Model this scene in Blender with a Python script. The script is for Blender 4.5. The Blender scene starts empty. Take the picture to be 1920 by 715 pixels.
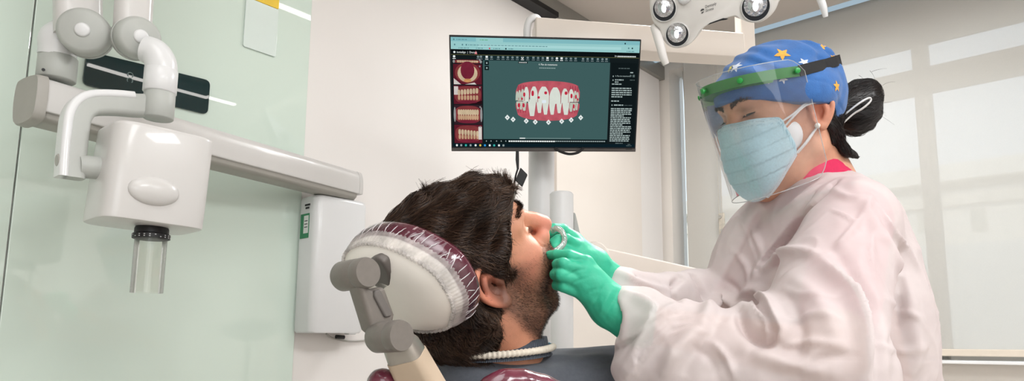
import bpy, bmesh, math, random
import numpy as np
from mathutils import Vector, Matrix
from mathutils.bvhtree import BVHTree
random.seed(4); RNG = np.random.default_rng(11)
SC = bpy.context.scene; COL = SC.collection

# ------------------------------------------------------------------ camera (a 24 mm view, slightly raised, cropped frame)
FPX, PCX, PCY, PITCH, CZ = 1260.0, 1035.0, 459.0, math.radians(8.0), 1.1
cp, sp = math.cos(PITCH), math.sin(PITCH)
def A(*v): return np.array(v, float)
def unit(v): v = np.asarray(v, float); return v / np.linalg.norm(v)
def ray(u, v):
    a, b = (u - PCX) / FPX, (PCY - v) / FPX
    return A(a, cp - b * sp, sp + b * cp)
CAM = A(0, 0, CZ)
def P(u, v, Y):                      # the place at distance Y ahead seen at pixel (u, v)
    d = ray(u, v); return CAM + d * (Y / d[1])
def onplane(u, v, c, n):
    d = ray(u, v); return CAM + d * (np.dot(np.asarray(c) - CAM, n) / np.dot(d, n))
# room axes: the corner, the long wall and the window wall
CORN = A(0.584, 3.6, 0); D1 = A(-0.629, -0.777, 0); N1 = A(0.777, -0.629, 0); D2 = A(0.777, -0.629, 0); N2 = A(-0.629, -0.777, 0)
D1, N1, D2, N2 = unit(D1), unit(N1), unit(D2), unit(N2)
ZUP = A(0, 0, 1); HC = 2.6
def W1(s, z, off=0): return CORN + D1 * s + N1 * off + ZUP * z
def W2(s, z, off=0): return CORN + D2 * s + N2 * off + ZUP * z
def on1(u, v, off=0): return onplane(u, v, CORN + N1 * off, N1)
def on2(u, v, off=0): return onplane(u, v, CORN + N2 * off, N2)
def s1(p): return float(np.dot(np.asarray(p) - CORN, D1))
def s2(p): return float(np.dot(np.asarray(p) - CORN, D2))

# ------------------------------------------------------------------ materials
def lin(c):
    c = np.array(c, float) / 255.0
    return np.where(c <= 0.04045, c / 12.92, ((c + 0.055) / 1.055) ** 2.4)
def rgba(c): return tuple(lin(c)) + (1.0,)
def mat(name, col, rough=0.5, metal=0.0, var=0.04, vscale=30.0, bump=0.0, bscale=200.0, coat=0.0, trans=0.0, alpha=1.0,
        sss=0.0, vcol=False, spec=0.5, sheen=0.0, ior=1.45, translucent=0.0, detail=4.0, aniso=None):
    m = bpy.data.materials.new(name); m.use_nodes = True
    nt = m.node_tree; N = nt.nodes; L = nt.links; b = N['Principled BSDF']
    tc = N.new('ShaderNodeTexCoord')
    nz = N.new('ShaderNodeTexNoise'); nz.inputs['Scale'].default_value = vscale; nz.inputs['Detail'].default_value = detail
    src = tc.outputs['Object']
    if aniso:
        mp = N.new('ShaderNodeMapping'); mp.inputs['Scale'].default_value = aniso; L.new(src, mp.inputs['Vector']); src = mp.outputs['Vector']
    L.new(src, nz.inputs['Vector'])
    mx = N.new('ShaderNodeMix'); mx.data_type = 'RGBA'; mx.blend_type = 'MULTIPLY'
    if vcol:
        at = N.new('ShaderNodeAttribute'); at.attribute_name = 'Col'; L.new(at.outputs['Color'], mx.inputs[6])
    else:
        mx.inputs[6].default_value = rgba(col)
    rp = N.new('ShaderNodeValToRGB'); e = rp.color_ramp.elements
    lo = 1 - 2 * var
    e[0].position = 0.3; e[0].color = (lo, lo, lo, 1); e[1].position = 0.7; e[1].color = (1, 1, 1, 1)
    L.new(nz.outputs['Fac'], rp.inputs['Fac']); L.new(rp.outputs['Color'], mx.inputs[7]); mx.inputs[0].default_value = 1.0
    L.new(mx.outputs[2], b.inputs['Base Color'])
    b.inputs['Roughness'].default_value = rough; b.inputs['Metallic'].default_value = metal
    b.inputs['Coat Weight'].default_value = coat; b.inputs['Coat Roughness'].default_value = min(.04, rough)
    b.inputs['Transmission Weight'].default_value = trans; b.inputs['IOR'].default_value = ior
    b.inputs['Alpha'].default_value = alpha; b.inputs['Specular IOR Level'].default_value = spec
    if sheen: b.inputs['Sheen Weight'].default_value = sheen
    if sss:
        b.inputs['Subsurface Weight'].default_value = sss; b.inputs['Subsurface Radius'].default_value = (1, .35, .2); b.inputs['Subsurface Scale'].default_value = 0.006
    if bump:
        n2 = N.new('ShaderNodeTexNoise'); n2.inputs['Scale'].default_value = bscale; n2.inputs['Detail'].default_value = 5
        L.new(src, n2.inputs['Vector'])
        bp = N.new('ShaderNodeBump'); bp.inputs['Strength'].default_value = bump; bp.inputs['Distance'].default_value = 0.002
        L.new(n2.outputs['Fac'], bp.inputs['Height']); L.new(bp.outputs['Normal'], b.inputs['Normal'])
    if translucent:
        tl = N.new('ShaderNodeBsdfTranslucent'); L.new(mx.outputs[2], tl.inputs['Color'])
        ms = N.new('ShaderNodeMixShader'); ms.inputs[0].default_value = translucent
        L.new(b.outputs[0], ms.inputs[1]); L.new(tl.outputs[0], ms.inputs[2]); L.new(ms.outputs[0], N['Material Output'].inputs['Surface'])
    return m
def emit(name, col, strength=1.0, var=0.0, vscale=60.0):
    m = bpy.data.materials.new(name); m.use_nodes = True; N = m.node_tree.nodes; L = m.node_tree.links
    b = N['Principled BSDF']; N.remove(b)
    e = N.new('ShaderNodeEmission'); e.inputs['Strength'].default_value = strength
    if var:
        tc = N.new('ShaderNodeTexCoord'); nz = N.new('ShaderNodeTexNoise'); nz.inputs['Scale'].default_value = vscale
        L.new(tc.outputs['Object'], nz.inputs['Vector'])
        rp = N.new('ShaderNodeValToRGB'); c = lin(col)
        rp.color_ramp.elements[0].position = .3; rp.color_ramp.elements[1].position = .7
        rp.color_ramp.elements[0].color = tuple(c * (1 - var)) + (1,); rp.color_ramp.elements[1].color = tuple(c) + (1,)
        L.new(nz.outputs['Fac'], rp.inputs['Fac']); L.new(rp.outputs['Color'], e.inputs['Color'])
    else:
        e.inputs['Color'].default_value = rgba(col)
    L.new(e.outputs[0], N['Material Output'].inputs['Surface'])
    return m
def mixed(name, col, alpha_, rough=0.4, var=0.05, vscale=80, translucent=0.4, gloss=0.0, bump=0.0, bscale=60):
    """cloth or film one can partly see through"""
    m = mat(name, col, rough=rough, var=var, vscale=vscale, translucent=translucent, bump=bump, bscale=bscale)
    N = m.node_tree.nodes; L = m.node_tree.links; out = N['Material Output']
    prev = out.inputs['Surface'].links[0].from_socket
    tr = N.new('ShaderNodeBsdfTransparent'); ms = N.new('ShaderNodeMixShader'); ms.inputs[0].default_value = alpha_
    L.new(tr.outputs[0], ms.inputs[1]); L.new(prev, ms.inputs[2]); L.new(ms.outputs[0], out.inputs['Surface'])
    return m
def clearfilm(name, tint=(250, 250, 250), gloss=0.08, rough=0.03, body=0.0):
    """thin clear plastic sheet: mostly see-through, with a sheen"""
    m = bpy.data.materials.new(name); m.use_nodes = True; N = m.node_tree.nodes; L = m.node_tree.links
    N.remove(N['Principled BSDF']); out = N['Material Output']
    tr = N.new('ShaderNodeBsdfTransparent'); tr.inputs['Color'].default_value = rgba(tint)
    gl = N.new('ShaderNodeBsdfGlossy'); gl.inputs['Roughness'].default_value = rough
    fr = N.new('ShaderNodeFresnel'); fr.inputs['IOR'].default_value = 1.45
    tc = N.new('ShaderNodeTexCoord'); nz = N.new('ShaderNodeTexNoise'); nz.inputs['Scale'].default_value = 14
    L.new(tc.outputs['Object'], nz.inputs['Vector'])
    bp = N.new('ShaderNodeBump'); bp.inputs['Strength'].default_value = 0.15; bp.inputs['Distance'].default_value = 0.002
    L.new(nz.outputs['Fac'], bp.inputs['Height']); L.new(bp.outputs[0], gl.inputs['Normal'])
    mth = N.new('ShaderNodeMath'); mth.operation = 'MULTIPLY_ADD'; mth.inputs[1].default_value = 0.8; mth.inputs[2].default_value = gloss
    mth.use_clamp = True
    L.new(fr.outputs[0], mth.inputs[0])
    ms = N.new('ShaderNodeMixShader'); L.new(mth.outputs[0], ms.inputs[0]); L.new(tr.outputs[0], ms.inputs[1]); L.new(gl.outputs[0], ms.inputs[2])
    last = ms.outputs[0]
    if body:
        df = N.new('ShaderNodeBsdfDiffuse'); df.inputs['Color'].default_value = rgba((240, 240, 240))
        m2 = N.new('ShaderNodeMixShader'); m2.inputs[0].default_value = body; L.new(last, m2.inputs[1]); L.new(df.outputs[0], m2.inputs[2]); last = m2.outputs[0]
    L.new(last, out.inputs['Surface'])
    return m

# ------------------------------------------------------------------ objects
def tag(o, label, cat, group=None):
    o['label'] = label; o['category'] = cat
    if group: o['group'] = group
    return o
def thing(name, label, cat, loc, group=None):
    o = bpy.data.objects.new(name, None); COL.objects.link(o); o.location = Vector(loc); o.empty_display_size = .05
    return tag(o, label, cat, group)
def wloc(o):
    v = Vector((0, 0, 0))
    while o is not None: v += o.location; o = o.parent
    return v
def link(name, me, parent=None):
    o = bpy.data.objects.new(name, me); COL.objects.link(o)
    if parent is not None:
        o.parent = parent; me.transform(Matrix.Translation(-wloc(parent)))
    return o
def mesh_np(name, V, Fq, mats, parent=None, smooth=True, cols=None, midx=None, sharp=None):
    V = np.asarray(V, np.float32); Fq = np.asarray(Fq, np.int32); k = Fq.shape[1]
    me = bpy.data.meshes.new(name); me.vertices.add(len(V)); me.vertices.foreach_set('co', V.ravel())
    me.loops.add(Fq.size); me.loops.foreach_set('vertex_index', Fq.ravel())
    me.polygons.add(len(Fq)); me.polygons.foreach_set('loop_start', np.arange(0, Fq.size, k, dtype=np.int32))
    me.update(calc_edges=True); me.validate()
    for m in (mats if isinstance(mats, (list, tuple)) else [mats]): me.materials.append(m)
    if midx is not None: me.polygons.foreach_set('material_index', np.asarray(midx, np.int32))
    me.polygons.foreach_set('use_smooth', np.full(len(me.polygons), smooth))
    if sharp: me.set_sharp_from_angle(angle=math.radians(sharp))
    if cols is not None:
        a = me.color_attributes.new('Col', 'FLOAT_COLOR', 'POINT')
        c = np.ones((len(V), 4), np.float32); c[:, :3] = cols; a.data.foreach_set('color', c.ravel())
    return link(name, me, parent)

class G:
    """gathers shapes of ONE part"""
    def __init__(s): s.v = []; s.f = []; s.m = []
    def add(s, V, F, mi=0):
        b = len(s.v); s.v += [tuple(map(float, p)) for p in V]
        for q in F: s.f.append(tuple(b + i for i in q)); s.m.append(mi)
        return s
    def box(s, c, ax, half, mi=0):
        c = np.asarray(c); ax = [np.asarray(a) for a in ax]
        V = [c + ax[0] * half[0] * i + ax[1] * half[1] * j + ax[2] * half[2] * k for i in (-1, 1) for j in (-1, 1) for k in (-1, 1)]
        return s.add(V, [(0, 1, 3, 2), (4, 6, 7, 5), (0, 4, 5, 1), (2, 3, 7, 6), (0, 2, 6, 4), (1, 5, 7, 3)], mi)
    def loft(s, rings, mi=0, caps=(True, True), closed=True):
        n = len(rings[0]); V = [p for r in rings for p in r]; F = []
        for i in range(len(rings) - 1):
            for j in range(n if closed else n - 1):
                k = (j + 1) % n
                F.append((i * n + j, i * n + k, (i + 1) * n + k, (i + 1) * n + j))
        if caps[0]: F.append(tuple(reversed(range(n))))
        if caps[1]: F.append(tuple((len(rings) - 1) * n + j for j in range(n)))
        return s.add(V, F, mi)
    def prism(s, outline, ext, mi=0):
        o = [np.asarray(p) for p in outline]; ext = np.asarray(ext)
        return s.loft([o, [p + ext for p in o]], mi)
    def lathe(s, prof, base, axis, n=40, mi=0, caps=(True, True), sx=None, ecc=1.0):
        axis = unit(axis); t = A(0, 0, 1) if abs(axis[2]) < .9 else A(1, 0, 0)
        x = unit(np.cross(t, axis)) if sx is None else unit(sx); y = np.cross(axis, x); base = np.asarray(base)
        rings = [[base + axis * z + (x * math.cos(2 * math.pi * j / n) + y * ecc * math.sin(2 * math.pi * j / n)) * max(r, 1e-5) for j in range(n)] for r, z in prof]
        return s.loft(rings, mi, caps)
    def cyl(s, a, b, r, n=32, mi=0, bev=0.0):
        a = np.asarray(a); L = np.linalg.norm(np.asarray(b) - a)
        pr = [(r - bev, 0), (r, bev), (r, L - bev), (r - bev, L)] if bev else [(r, 0), (r, L)]
        return s.lathe(pr, a, np.asarray(b) - a, n, mi)
    def tube(s, pts, r, n=12, mi=0, sub=0, flat=None, caps=(True, True)):
        pts = [np.asarray(p, float) for p in pts]
        rr = list(r) if hasattr(r, '__len__') else [r] * len(pts)
        if sub: pts, rr = spline(pts, sub, rr)
        up = None; rings = []
        for i, p in enumerate(pts):
            t = unit(pts[min(i + 1, len(pts) - 1)] - pts[max(i - 1, 0)])
            if up is None:
                up = np.asarray(flat[1], float) if flat else (A(0, 0, 1) if abs(t[2]) < .9 else A(1, 0, 0))
            x = up - t * np.dot(up, t); x = unit(x); up = x; y = np.cross(t, x)
            w = flat[0] if flat else 1.0
            rings.append([p + (x * math.cos(2 * math.pi * j / n) + y * w * math.sin(2 * math.pi * j / n)) * rr[i] for j in range(n)])
        return s.loft(rings, mi, caps)
    def ball(s, c, r, ax=None, mi=0, n=24, m=14):
        r = A(*r) if hasattr(r, '__len__') else A(r, r, r); ax = ax or [A(1, 0, 0), A(0, 1, 0), A(0, 0, 1)]; c = np.asarray(c); V = []; F = []
        for i in range(m + 1):
            th = math.pi * i / m
            for j in range(n):
                ph = 2 * math.pi * j / n
                V.append(c + ax[0] * r[0] * math.sin(th) * math.cos(ph) + ax[1] * r[1] * math.sin(th) * math.sin(ph) + ax[2] * r[2] * math.cos(th))
        for i in range(m):
            for j in range(n):
                k = (j + 1) % n; F.append((i * n + j, (i + 1) * n + j, (i + 1) * n + k, i * n + k))
        return s.add(V, F, mi)
    def build(s, name, mats, parent=None, smooth=True, sharp=35, bevel=0.0, seg=3, sub=0, solid=0.0):
        me = bpy.data.meshes.new(name); me.from_pydata(s.v, [], s.f)
        for m in (mats if isinstance(mats, (list, tuple)) else [mats]): me.materials.append(m)
        me.polygons.foreach_set('material_index', np.array(s.m, np.int32))
        bm = bmesh.new(); bm.from_mesh(me); bmesh.ops.remove_doubles(bm, verts=bm.verts, dist=1e-6); bmesh.ops.recalc_face_normals(bm, faces=bm.faces); bm.to_mesh(me); bm.free()
        me.polygons.foreach_set('use_smooth', np.full(len(me.polygons), smooth))
        if smooth and sharp and not bevel: me.set_sharp_from_angle(angle=math.radians(sharp))
        o = link(name, me, parent)
        if solid: md = o.modifiers.new('thick', 'SOLIDIFY'); md.thickness = solid; md.offset = 0
        if bevel:
            md = o.modifiers.new('edge', 'BEVEL'); md.width = bevel; md.segments = seg; md.limit_method = 'ANGLE'; md.angle_limit = math.radians(40); md.harden_normals = False
            wn = o.modifiers.new('wn', 'WEIGHTED_NORMAL'); wn.keep_sharp = True
        if sub: md = o.modifiers.new('sub', 'SUBSURF'); md.levels = sub; md.render_levels = sub
        return o
def spline(pts, sub, rr=None):
    pts = [np.asarray(p, float) for p in pts]; out = []; ro = []
    n = len(pts)
    for i in range(n - 1):
        p0, p1, p2, p3 = pts[max(i - 1, 0)], pts[i], pts[i + 1], pts[min(i + 2, n - 1)]
        for k in range(sub):
            t = k / sub
            out.append(.5 * ((2 * p1) + (-p0 + p2) * t + (2 * p0 - 5 * p1 + 4 * p2 - p3) * t * t + (-p0 + 3 * p1 - 3 * p2 + p3) * t ** 3))
            if rr is not None: ro.append(rr[i] + (rr[i + 1] - rr[i]) * t)
    out.append(pts[-1])
    if rr is not None: ro.append(rr[-1]); return out, ro
    return out
def closed_spline(pts, sub):
    pts = [np.asarray(p, float) for p in pts]; n = len(pts); out = []
    for i in range(n):
        p0, p1, p2, p3 = pts[i - 1], pts[i], pts[(i + 1) % n], pts[(i + 2) % n]
        for k in range(sub):
            t = k / sub
            out.append(.5 * ((2 * p1) + (-p0 + p2) * t + (2 * p0 - 5 * p1 + 4 * p2 - p3) * t * t + (-p0 + 3 * p1 - 3 * p2 + p3) * t ** 3))
    return out
def text_geo(body, origin, ex, ey, height, n=None):
    """flat lettering: returns verts, faces in the plane (ex, ey), cap height about `height`"""
    cu = bpy.data.curves.new('lettering', 'FONT'); cu.body = body; cu.size = height * 1.4; cu.resolution_u = 2
    ob = bpy.data.objects.new('lettering', cu); COL.objects.link(ob)
    bpy.context.view_layer.update()
    me = bpy.data.meshes.new_from_object(ob.evaluated_get(bpy.context.evaluated_depsgraph_get()))
    V = [np.asarray(origin) + np.asarray(ex) * v.co.x + np.asarray(ey) * v.co.y for v in me.vertices]
    F = [tuple(p.vertices) for p in me.polygons]
    w = max([v.co.x for v in me.vertices] or [0])
    bpy.data.objects.remove(ob); bpy.data.curves.remove(cu); bpy.data.meshes.remove(me)
    return V, F, w

# ------------------------------------------------------------------ soft bodies: blended volumes -> one skin
def smin(a, b, k):
    if k <= 0: return np.minimum(a, b)
    h = np.maximum(k - np.abs(a - b), 0) / k
    return np.minimum(a, b) - h * h * k * .25
class Vol:
    def __init__(s, lo, hi, h):
        s.lo = A(*lo); s.h = h; n = np.ceil((A(*hi) - s.lo) / h).astype(int) + 1; s.n = n
        s.ax = [s.lo[i] + h * np.arange(n[i]) for i in range(3)]; s.f = np.full(n, 1.0, np.float32)
    def blk(s, lo, hi):
        sl = []
        for i in range(3):
            a = int(max(0, math.floor((lo[i] - s.lo[i]) / s.h))); b = int(min(s.n[i], math.ceil((hi[i] - s.lo[i]) / s.h) + 1))
            if b <= a: return None
            sl.append(slice(a, b))
        return tuple(sl)
    def _co(s, sl):
        return s.ax[0][sl[0]][:, None, None], s.ax[1][sl[1]][None, :, None], s.ax[2][sl[2]][None, None, :]
    def _app(s, lo, hi, fn, k, mode):
        m = k + 4 * s.h; sl = s.blk(np.asarray(lo) - m, np.asarray(hi) + m)
        if sl is None: return s
        d = fn(*s._co(sl)).astype(np.float32)
        if mode > 0: s.f[sl] = smin(s.f[sl], d, k)
        else: s.f[sl] = -smin(-s.f[sl], d, k)
        return s
    def ell(s, c, r, k=.02, R=None, mode=1):
        c = np.asarray(c, float); r = A(*r) if hasattr(r, '__len__') else A(r, r, r); mr = r.max() if R is not None else r
        def fn(X, Y, Z):
            x, y, z = X - c[0], Y - c[1], Z - c[2]
            if R is not None: x, y, z = (R[i][0] * x + R[i][1] * y + R[i][2] * z for i in range(3))
            k0 = np.sqrt((x / r[0]) ** 2 + (y / r[1]) ** 2 + (z / r[2]) ** 2); k1 = np.sqrt((x / r[0] ** 2) ** 2 + (y / r[1] ** 2) ** 2 + (z / r[2] ** 2) ** 2)
            return np.where(k1 > 1e-9, k0 * (k0 - 1) / np.maximum(k1, 1e-9), -r.min())
        return s._app(c - mr, c + mr, fn, k, mode)
    def cap(s, a, b, ra, rb=None, k=.02, mode=1, fl=None):
        a = np.asarray(a, float); b = np.asarray(b, float); rb = ra if rb is None else rb; ba = b - a; L2 = max(float(ba @ ba), 1e-12)
        def fn(X, Y, Z):
            x, y, z = X - a[0], Y - a[1], Z - a[2]
            t = np.clip((x * ba[0] + y * ba[1] + z * ba[2]) / L2, 0, 1)
            return np.sqrt((x - ba[0] * t) ** 2 + (y - ba[1] * t) ** 2 + (z - ba[2] * t) ** 2) - (ra + (rb - ra) * t)
        mr = max(ra, rb)
        return s._app(np.minimum(a, b) - mr, np.maximum(a, b) + mr, fn, k, mode)
    def chain(s, pts, rr, k=.01, mode=1):
        rr = rr if hasattr(rr, '__len__') else [rr] * len(pts)
        for i in range(len(pts) - 1): s.cap(pts[i], pts[i + 1], rr[i], rr[i + 1], k, mode)
        return s
    def cut(s, c, n, k=.004):           # keep the side the normal points away from
        c = np.asarray(c, float); n = unit(n); X, Y, Z = s.ax[0][:, None, None], s.ax[1][None, :, None], s.ax[2][None, None, :]
        d = ((X - c[0]) * n[0] + (Y - c[1]) * n[1] + (Z - c[2]) * n[2]).astype(np.float32)
        s.f = -smin(-s.f, -d, k); return s
    def field(s, fn):                    # add a displacement field
        X, Y, Z = s.ax[0][:, None, None], s.ax[1][None, :, None], s.ax[2][None, None, :]
        s.f = s.f + fn(X, Y, Z).astype(np.float32); return s
    def nets(s):
        f = s.f.copy(); f[0] = f[-1] = 1; f[:, 0] = f[:, -1] = 1; f[:, :, 0] = f[:, :, -1] = 1
        g = f < 0; nx, ny, nz = f.shape
        cnt = np.zeros((nx - 1, ny - 1, nz - 1), np.int8)
        offs = [(i, j, k) for i in (0, 1) for j in (0, 1) for k in (0, 1)]
        for i, j, k in offs: cnt += g[i:nx - 1 + i, j:ny - 1 + j, k:nz - 1 + k]
        act = (cnt > 0) & (cnt < 8); C = np.argwhere(act); idx = np.full(act.shape, -1, np.int64); idx[act] = np.arange(len(C))
        acc = np.zeros((len(C), 3)); num = np.zeros(len(C))
        for a in offs:
            for ax in range(3):
                if a[ax]: continue
                b = list(a); b[ax] = 1
                fa = f[C[:, 0] + a[0], C[:, 1] + a[1], C[:, 2] + a[2]]; fb = f[C[:, 0] + b[0], C[:, 1] + b[1], C[:, 2] + b[2]]
                m = (fa < 0) != (fb < 0); t = np.where(m, fa / np.where(m, fa - fb, 1), 0)
                for q in range(3): acc[:, q] += np.where(m, a[q] + (t if q == ax else 0), 0)
                num += m
        V = s.lo + (C + acc / num[:, None]) * s.h; Q = []
        for ax in range(3):
            sl0 = [slice(1, -1)] * 3; sl0[ax] = slice(0, -1); sl1 = list(sl0); sl1[ax] = slice(1, None)
            g0, g1 = g[tuple(sl0)], g[tuple(sl1)]; E = np.argwhere(g0 != g1); off = np.array([1, 1, 1]); off[ax] = 0; sgn = g0[g0 != g1]; E = E + off
            u, w = (ax + 1) % 3, (ax + 2) % 3
            def cell(du, dw):
                c = E.copy(); c[:, u] -= du; c[:, w] -= dw; return idx[c[:, 0], c[:, 1], c[:, 2]]
            q = np.stack([cell(1, 1), cell(0, 1), cell(0, 0), cell(1, 0)], 1)
            q[~sgn] = q[~sgn][:, ::-1]; Q.append(q)
        return V, np.concatenate(Q)
def normals(V, Q):
    fn = np.cross(V[Q[:, 2]] - V[Q[:, 0]], V[Q[:, 3]] - V[Q[:, 1]]); n = np.zeros_like(V)
    for i in range(4): np.add.at(n, Q[:, i], fn)
    return n / np.maximum(np.linalg.norm(n, axis=1), 1e-12)[:, None]
def relax(V, Q, it=2, lam=.5):
    E = np.concatenate([Q[:, [0, 1]], Q[:, [1, 2]], Q[:, [2, 3]], Q[:, [3, 0]]]); E = np.concatenate([E, E[:, ::-1]]); deg = np.bincount(E[:, 0], minlength=len(V))[:, None]
    for _ in range(it):
        a = np.stack([np.bincount(E[:, 0], weights=V[E[:, 1], q], minlength=len(V)) for q in range(3)], 1) / np.maximum(deg, 1)
        V = V + (a - V) * lam
    return V
def bvh(V, Q): return BVHTree.FromPolygons([tuple(p) for p in V], [tuple(int(i) for i in q) for q in Q])
def cast(B, u, v):
    d = Vector(ray(u, v)).normalized(); h = B.ray_cast(Vector(CAM), d)
    return (np.array(h[0]), np.array(h[1])) if h[0] is not None else (None, None)
def polydist(V, pts):
    """distance of every vertex to a polyline"""
    best = np.full(len(V), 9.0); par = np.zeros(len(V)); L = len(pts) - 1; lo = np.min(pts, 0) - .12; hi = np.max(pts, 0) + .12
    near = np.all((V > lo) & (V < hi), 1); W = V[near]; b = best[near]; pr = par[near]
    for i in range(L):
        a = np.asarray(pts[i]); ba = np.asarray(pts[i + 1]) - a; t = np.clip(((W - a) @ ba) / max(ba @ ba, 1e-12), 0, 1)
        d = np.linalg.norm(W - a - t[:, None] * ba, axis=1); m = d < b; b[m] = d[m]; pr[m] = (i + t[m]) / L
    best[near] = b; par[near] = pr
    return best, par
def strands_mesh(name, Pn, Rn, m, parent):
    """many hairs as thin three-sided tubes in one mesh; Pn (n, k, 3), Rn (k,) or (n, k)"""
    n, k, _ = Pn.shape; T = np.gradient(Pn, axis=1); T /= np.maximum(np.linalg.norm(T, axis=2), 1e-9)[..., None]
    ref = A(.37, .61, -.7); X = np.cross(T, ref); X /= np.maximum(np.linalg.norm(X, axis=2), 1e-9)[..., None]; Y = np.cross(T, X)
    R = np.broadcast_to(Rn, (n, k))[..., None]
    ang = [0, 2.0944, 4.18879]; V = np.stack([Pn + (X * math.cos(a) + Y * math.sin(a)) * R for a in ang], 2)   # n,k,3,3
    b = np.arange(n)[:, None, None] * (k * 3) + np.arange(k - 1)[None, :, None] * 3; j = np.arange(3)[None, None, :]; jn = (j + 1) % 3
    F = np.stack([b + j, b + jn, b + 3 + jn, b + 3 + j], -1).reshape(-1, 4)
    return mesh_np(name, V.reshape(-1, 3), F, m, parent)
def vnoise(V, scale, seed=0):
    """smooth pseudo-noise from summed sines, -1..1"""
    r = np.random.default_rng(seed); s = np.zeros(len(V))
    for i in range(7):
        k = r.normal(size=3) * scale; s += np.sin(V @ k + r.uniform(0, 6.28))
    return s / 4.0
# ================================================================== THE ROOM
M = {}; EXPO = 0.1
M['wall'] = mat('wall paint', (231, 226, 222), .75, var=.012, vscale=3, bump=.05, bscale=300)
M['wall2'] = mat('window wall paint', (230, 223, 215), .75, var=.012, vscale=3, bump=.05, bscale=300)
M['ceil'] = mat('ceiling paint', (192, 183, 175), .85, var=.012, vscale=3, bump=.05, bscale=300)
M['floor'] = mat('vinyl floor', (205, 201, 194), .4, var=.05, vscale=9)
M['door'] = mat('door lacquer', (228, 219, 210), .45, var=.012, vscale=4)
M['alu'] = mat('grey aluminium', (160, 158, 152), .4, .6, var=.05, vscale=80, aniso=(1, 1, 12))
M['black'] = mat('black plastic', (22, 22, 24), .45, var=.1, vscale=60)
M['white'] = mat('white lacquer', (208, 205, 202), .28, var=.012, vscale=12, coat=.2)
M['white2'] = mat('warm white lacquer', (232, 222, 212), .35, var=.012, vscale=12, coat=.1)
M['cool'] = mat('cool white plastic', (222, 222, 222), .3, var=.012, vscale=12, coat=.2)
M['grey'] = mat('light grey plastic', (180, 182, 177), .42, var=.02, vscale=30)
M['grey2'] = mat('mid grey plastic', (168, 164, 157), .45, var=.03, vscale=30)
M['glass_panel'] = mat('back-painted green glass', (216, 230, 219), .008, var=.02, vscale=1.2, coat=.6, spec=.6)
M['frame'] = mat('window frame', (188, 184, 177), .5, var=.03, vscale=30)
M['sill'] = mat('sill', (240, 240, 240), .4, var=.01, vscale=20)
def structure(o): o['kind'] = 'structure'; return o
def slab(name, pts, ext, m, **k): return structure(G().prism(pts, ext).build(name, m, smooth=False, **k))
LL, LW = 5.5, 4.2
slab('floor', [W1(-.2, 0, -.2), W1(LL + .2, 0, -.2), W1(LL + .2, 0, LW + .2), W1(-.2, 0, LW + .2)], (0, 0, -.1), M['floor'])
# ceiling stops short of the window wall: daylight slot over the blind
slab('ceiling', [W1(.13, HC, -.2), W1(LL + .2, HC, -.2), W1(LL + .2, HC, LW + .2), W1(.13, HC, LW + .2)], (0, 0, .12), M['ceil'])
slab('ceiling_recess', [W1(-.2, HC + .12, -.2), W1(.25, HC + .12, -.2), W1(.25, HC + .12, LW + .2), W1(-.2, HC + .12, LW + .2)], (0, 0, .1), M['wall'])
slab('wall_left', [W1(-.2, 0, 0), W1(LL, 0, 0), W1(LL, 0, -.12), W1(-.2, 0, -.12)], (0, 0, HC + .2), M['wall'])
slab('wall_back', [W1(LL, 0, -.12), W1(LL, 0, LW + .12), W1(LL + .12, 0, LW + .12), W1(LL + .12, 0, -.12)], (0, 0, HC), M['wall'])
slab('wall_front', [W1(-.2, 0, LW), W1(LL, 0, LW), W1(LL, 0, LW + .12), W1(-.2, 0, LW + .12)], (0, 0, HC + .2), M['wall'])
# window wall with its opening
sw0 = s2(on2(1274, 400, -.08)); sw1 = 3.3; zs = on2(1850, 678, .09)[2] - .008; zt = HC - .03
def w2box(a, b, z0, z1, o0, o1, g, mi=0):
    c = W2((a + b) / 2, (z0 + z1) / 2, (o0 + o1) / 2); return g.box(c, [D2, ZUP, N2], [(b - a) / 2, (z1 - z0) / 2, abs(o1 - o0) / 2], mi)
g = G(); w2box(0, sw0, 0, HC + .2, -.16, 0, g); w2box(sw1, LW, 0, HC + .2, -.16, 0, g); w2box(sw0, sw1, 0, zs, -.16, 0, g); w2box(sw0, sw1, zt, HC + .2, -.16, 0, g)
structure(g.build('wall_right', M['wall2'], smooth=False))
# window: stiles, mullion and transoms where the photo shows them through the blind
FO = -.08
def s_at(u, v=300): return s2(on2(u, v, FO))
def z_at(u, v): return on2(u, v, FO)[2]
win = bpy.data.objects.new('window_1', None); COL.objects.link(win); win.location = Vector(W2(1.3, zs, FO)); win['kind'] = 'structure'
g = G()
a0 = s_at(1290); a1 = s_at(1346); b0 = s_at(1726); b1 = s_at(1757)
zt0, zt1 = z_at(1830, 104) - .0, z_at(1830, 157); zz0 = (z_at(1640, 148)); 
zu0 = z_at(1850, 54)      # top of the upper panes
zu1 = z_at(1850, 104)     # bottom of the upper panes
zl0 = z_at(1850, 152)     # top of the lower panes
w2box(a0, a1, zs, zt, FO - .03, FO + .03, g)
pitchs = b1 - a1
for k in range(3):
    x0 = b0 + k * pitchs
    if x0 + .08 < sw1: w2box(x0, b1 + k * pitchs, zs, zt, FO - .03, FO + .03, g)
w2box(a0, sw1, zu0, zt, FO - .03, FO + .03, g); w2box(a0, sw1, zl0, zu1, FO - .03, FO + .03, g); w2box(a0, sw1, zs, zs + .05, FO - .03, FO + .03, g)
g.build('window_frame', M['frame'], win, smooth=False, bevel=.004)
g = G(); w2box(sw0, sw1, zs, zt, FO - .046, FO - .04, g)
g.build('pane', clearfilm('window glass', (250, 252, 252), 0.0, .01), win, smooth=False)
g = G(); w2box(sw0 - .05, sw1, zs - .004, zs + .008, -.1, .09, g)
g.build('window_sill', M['sill'], win, smooth=False, bevel=.002)
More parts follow.
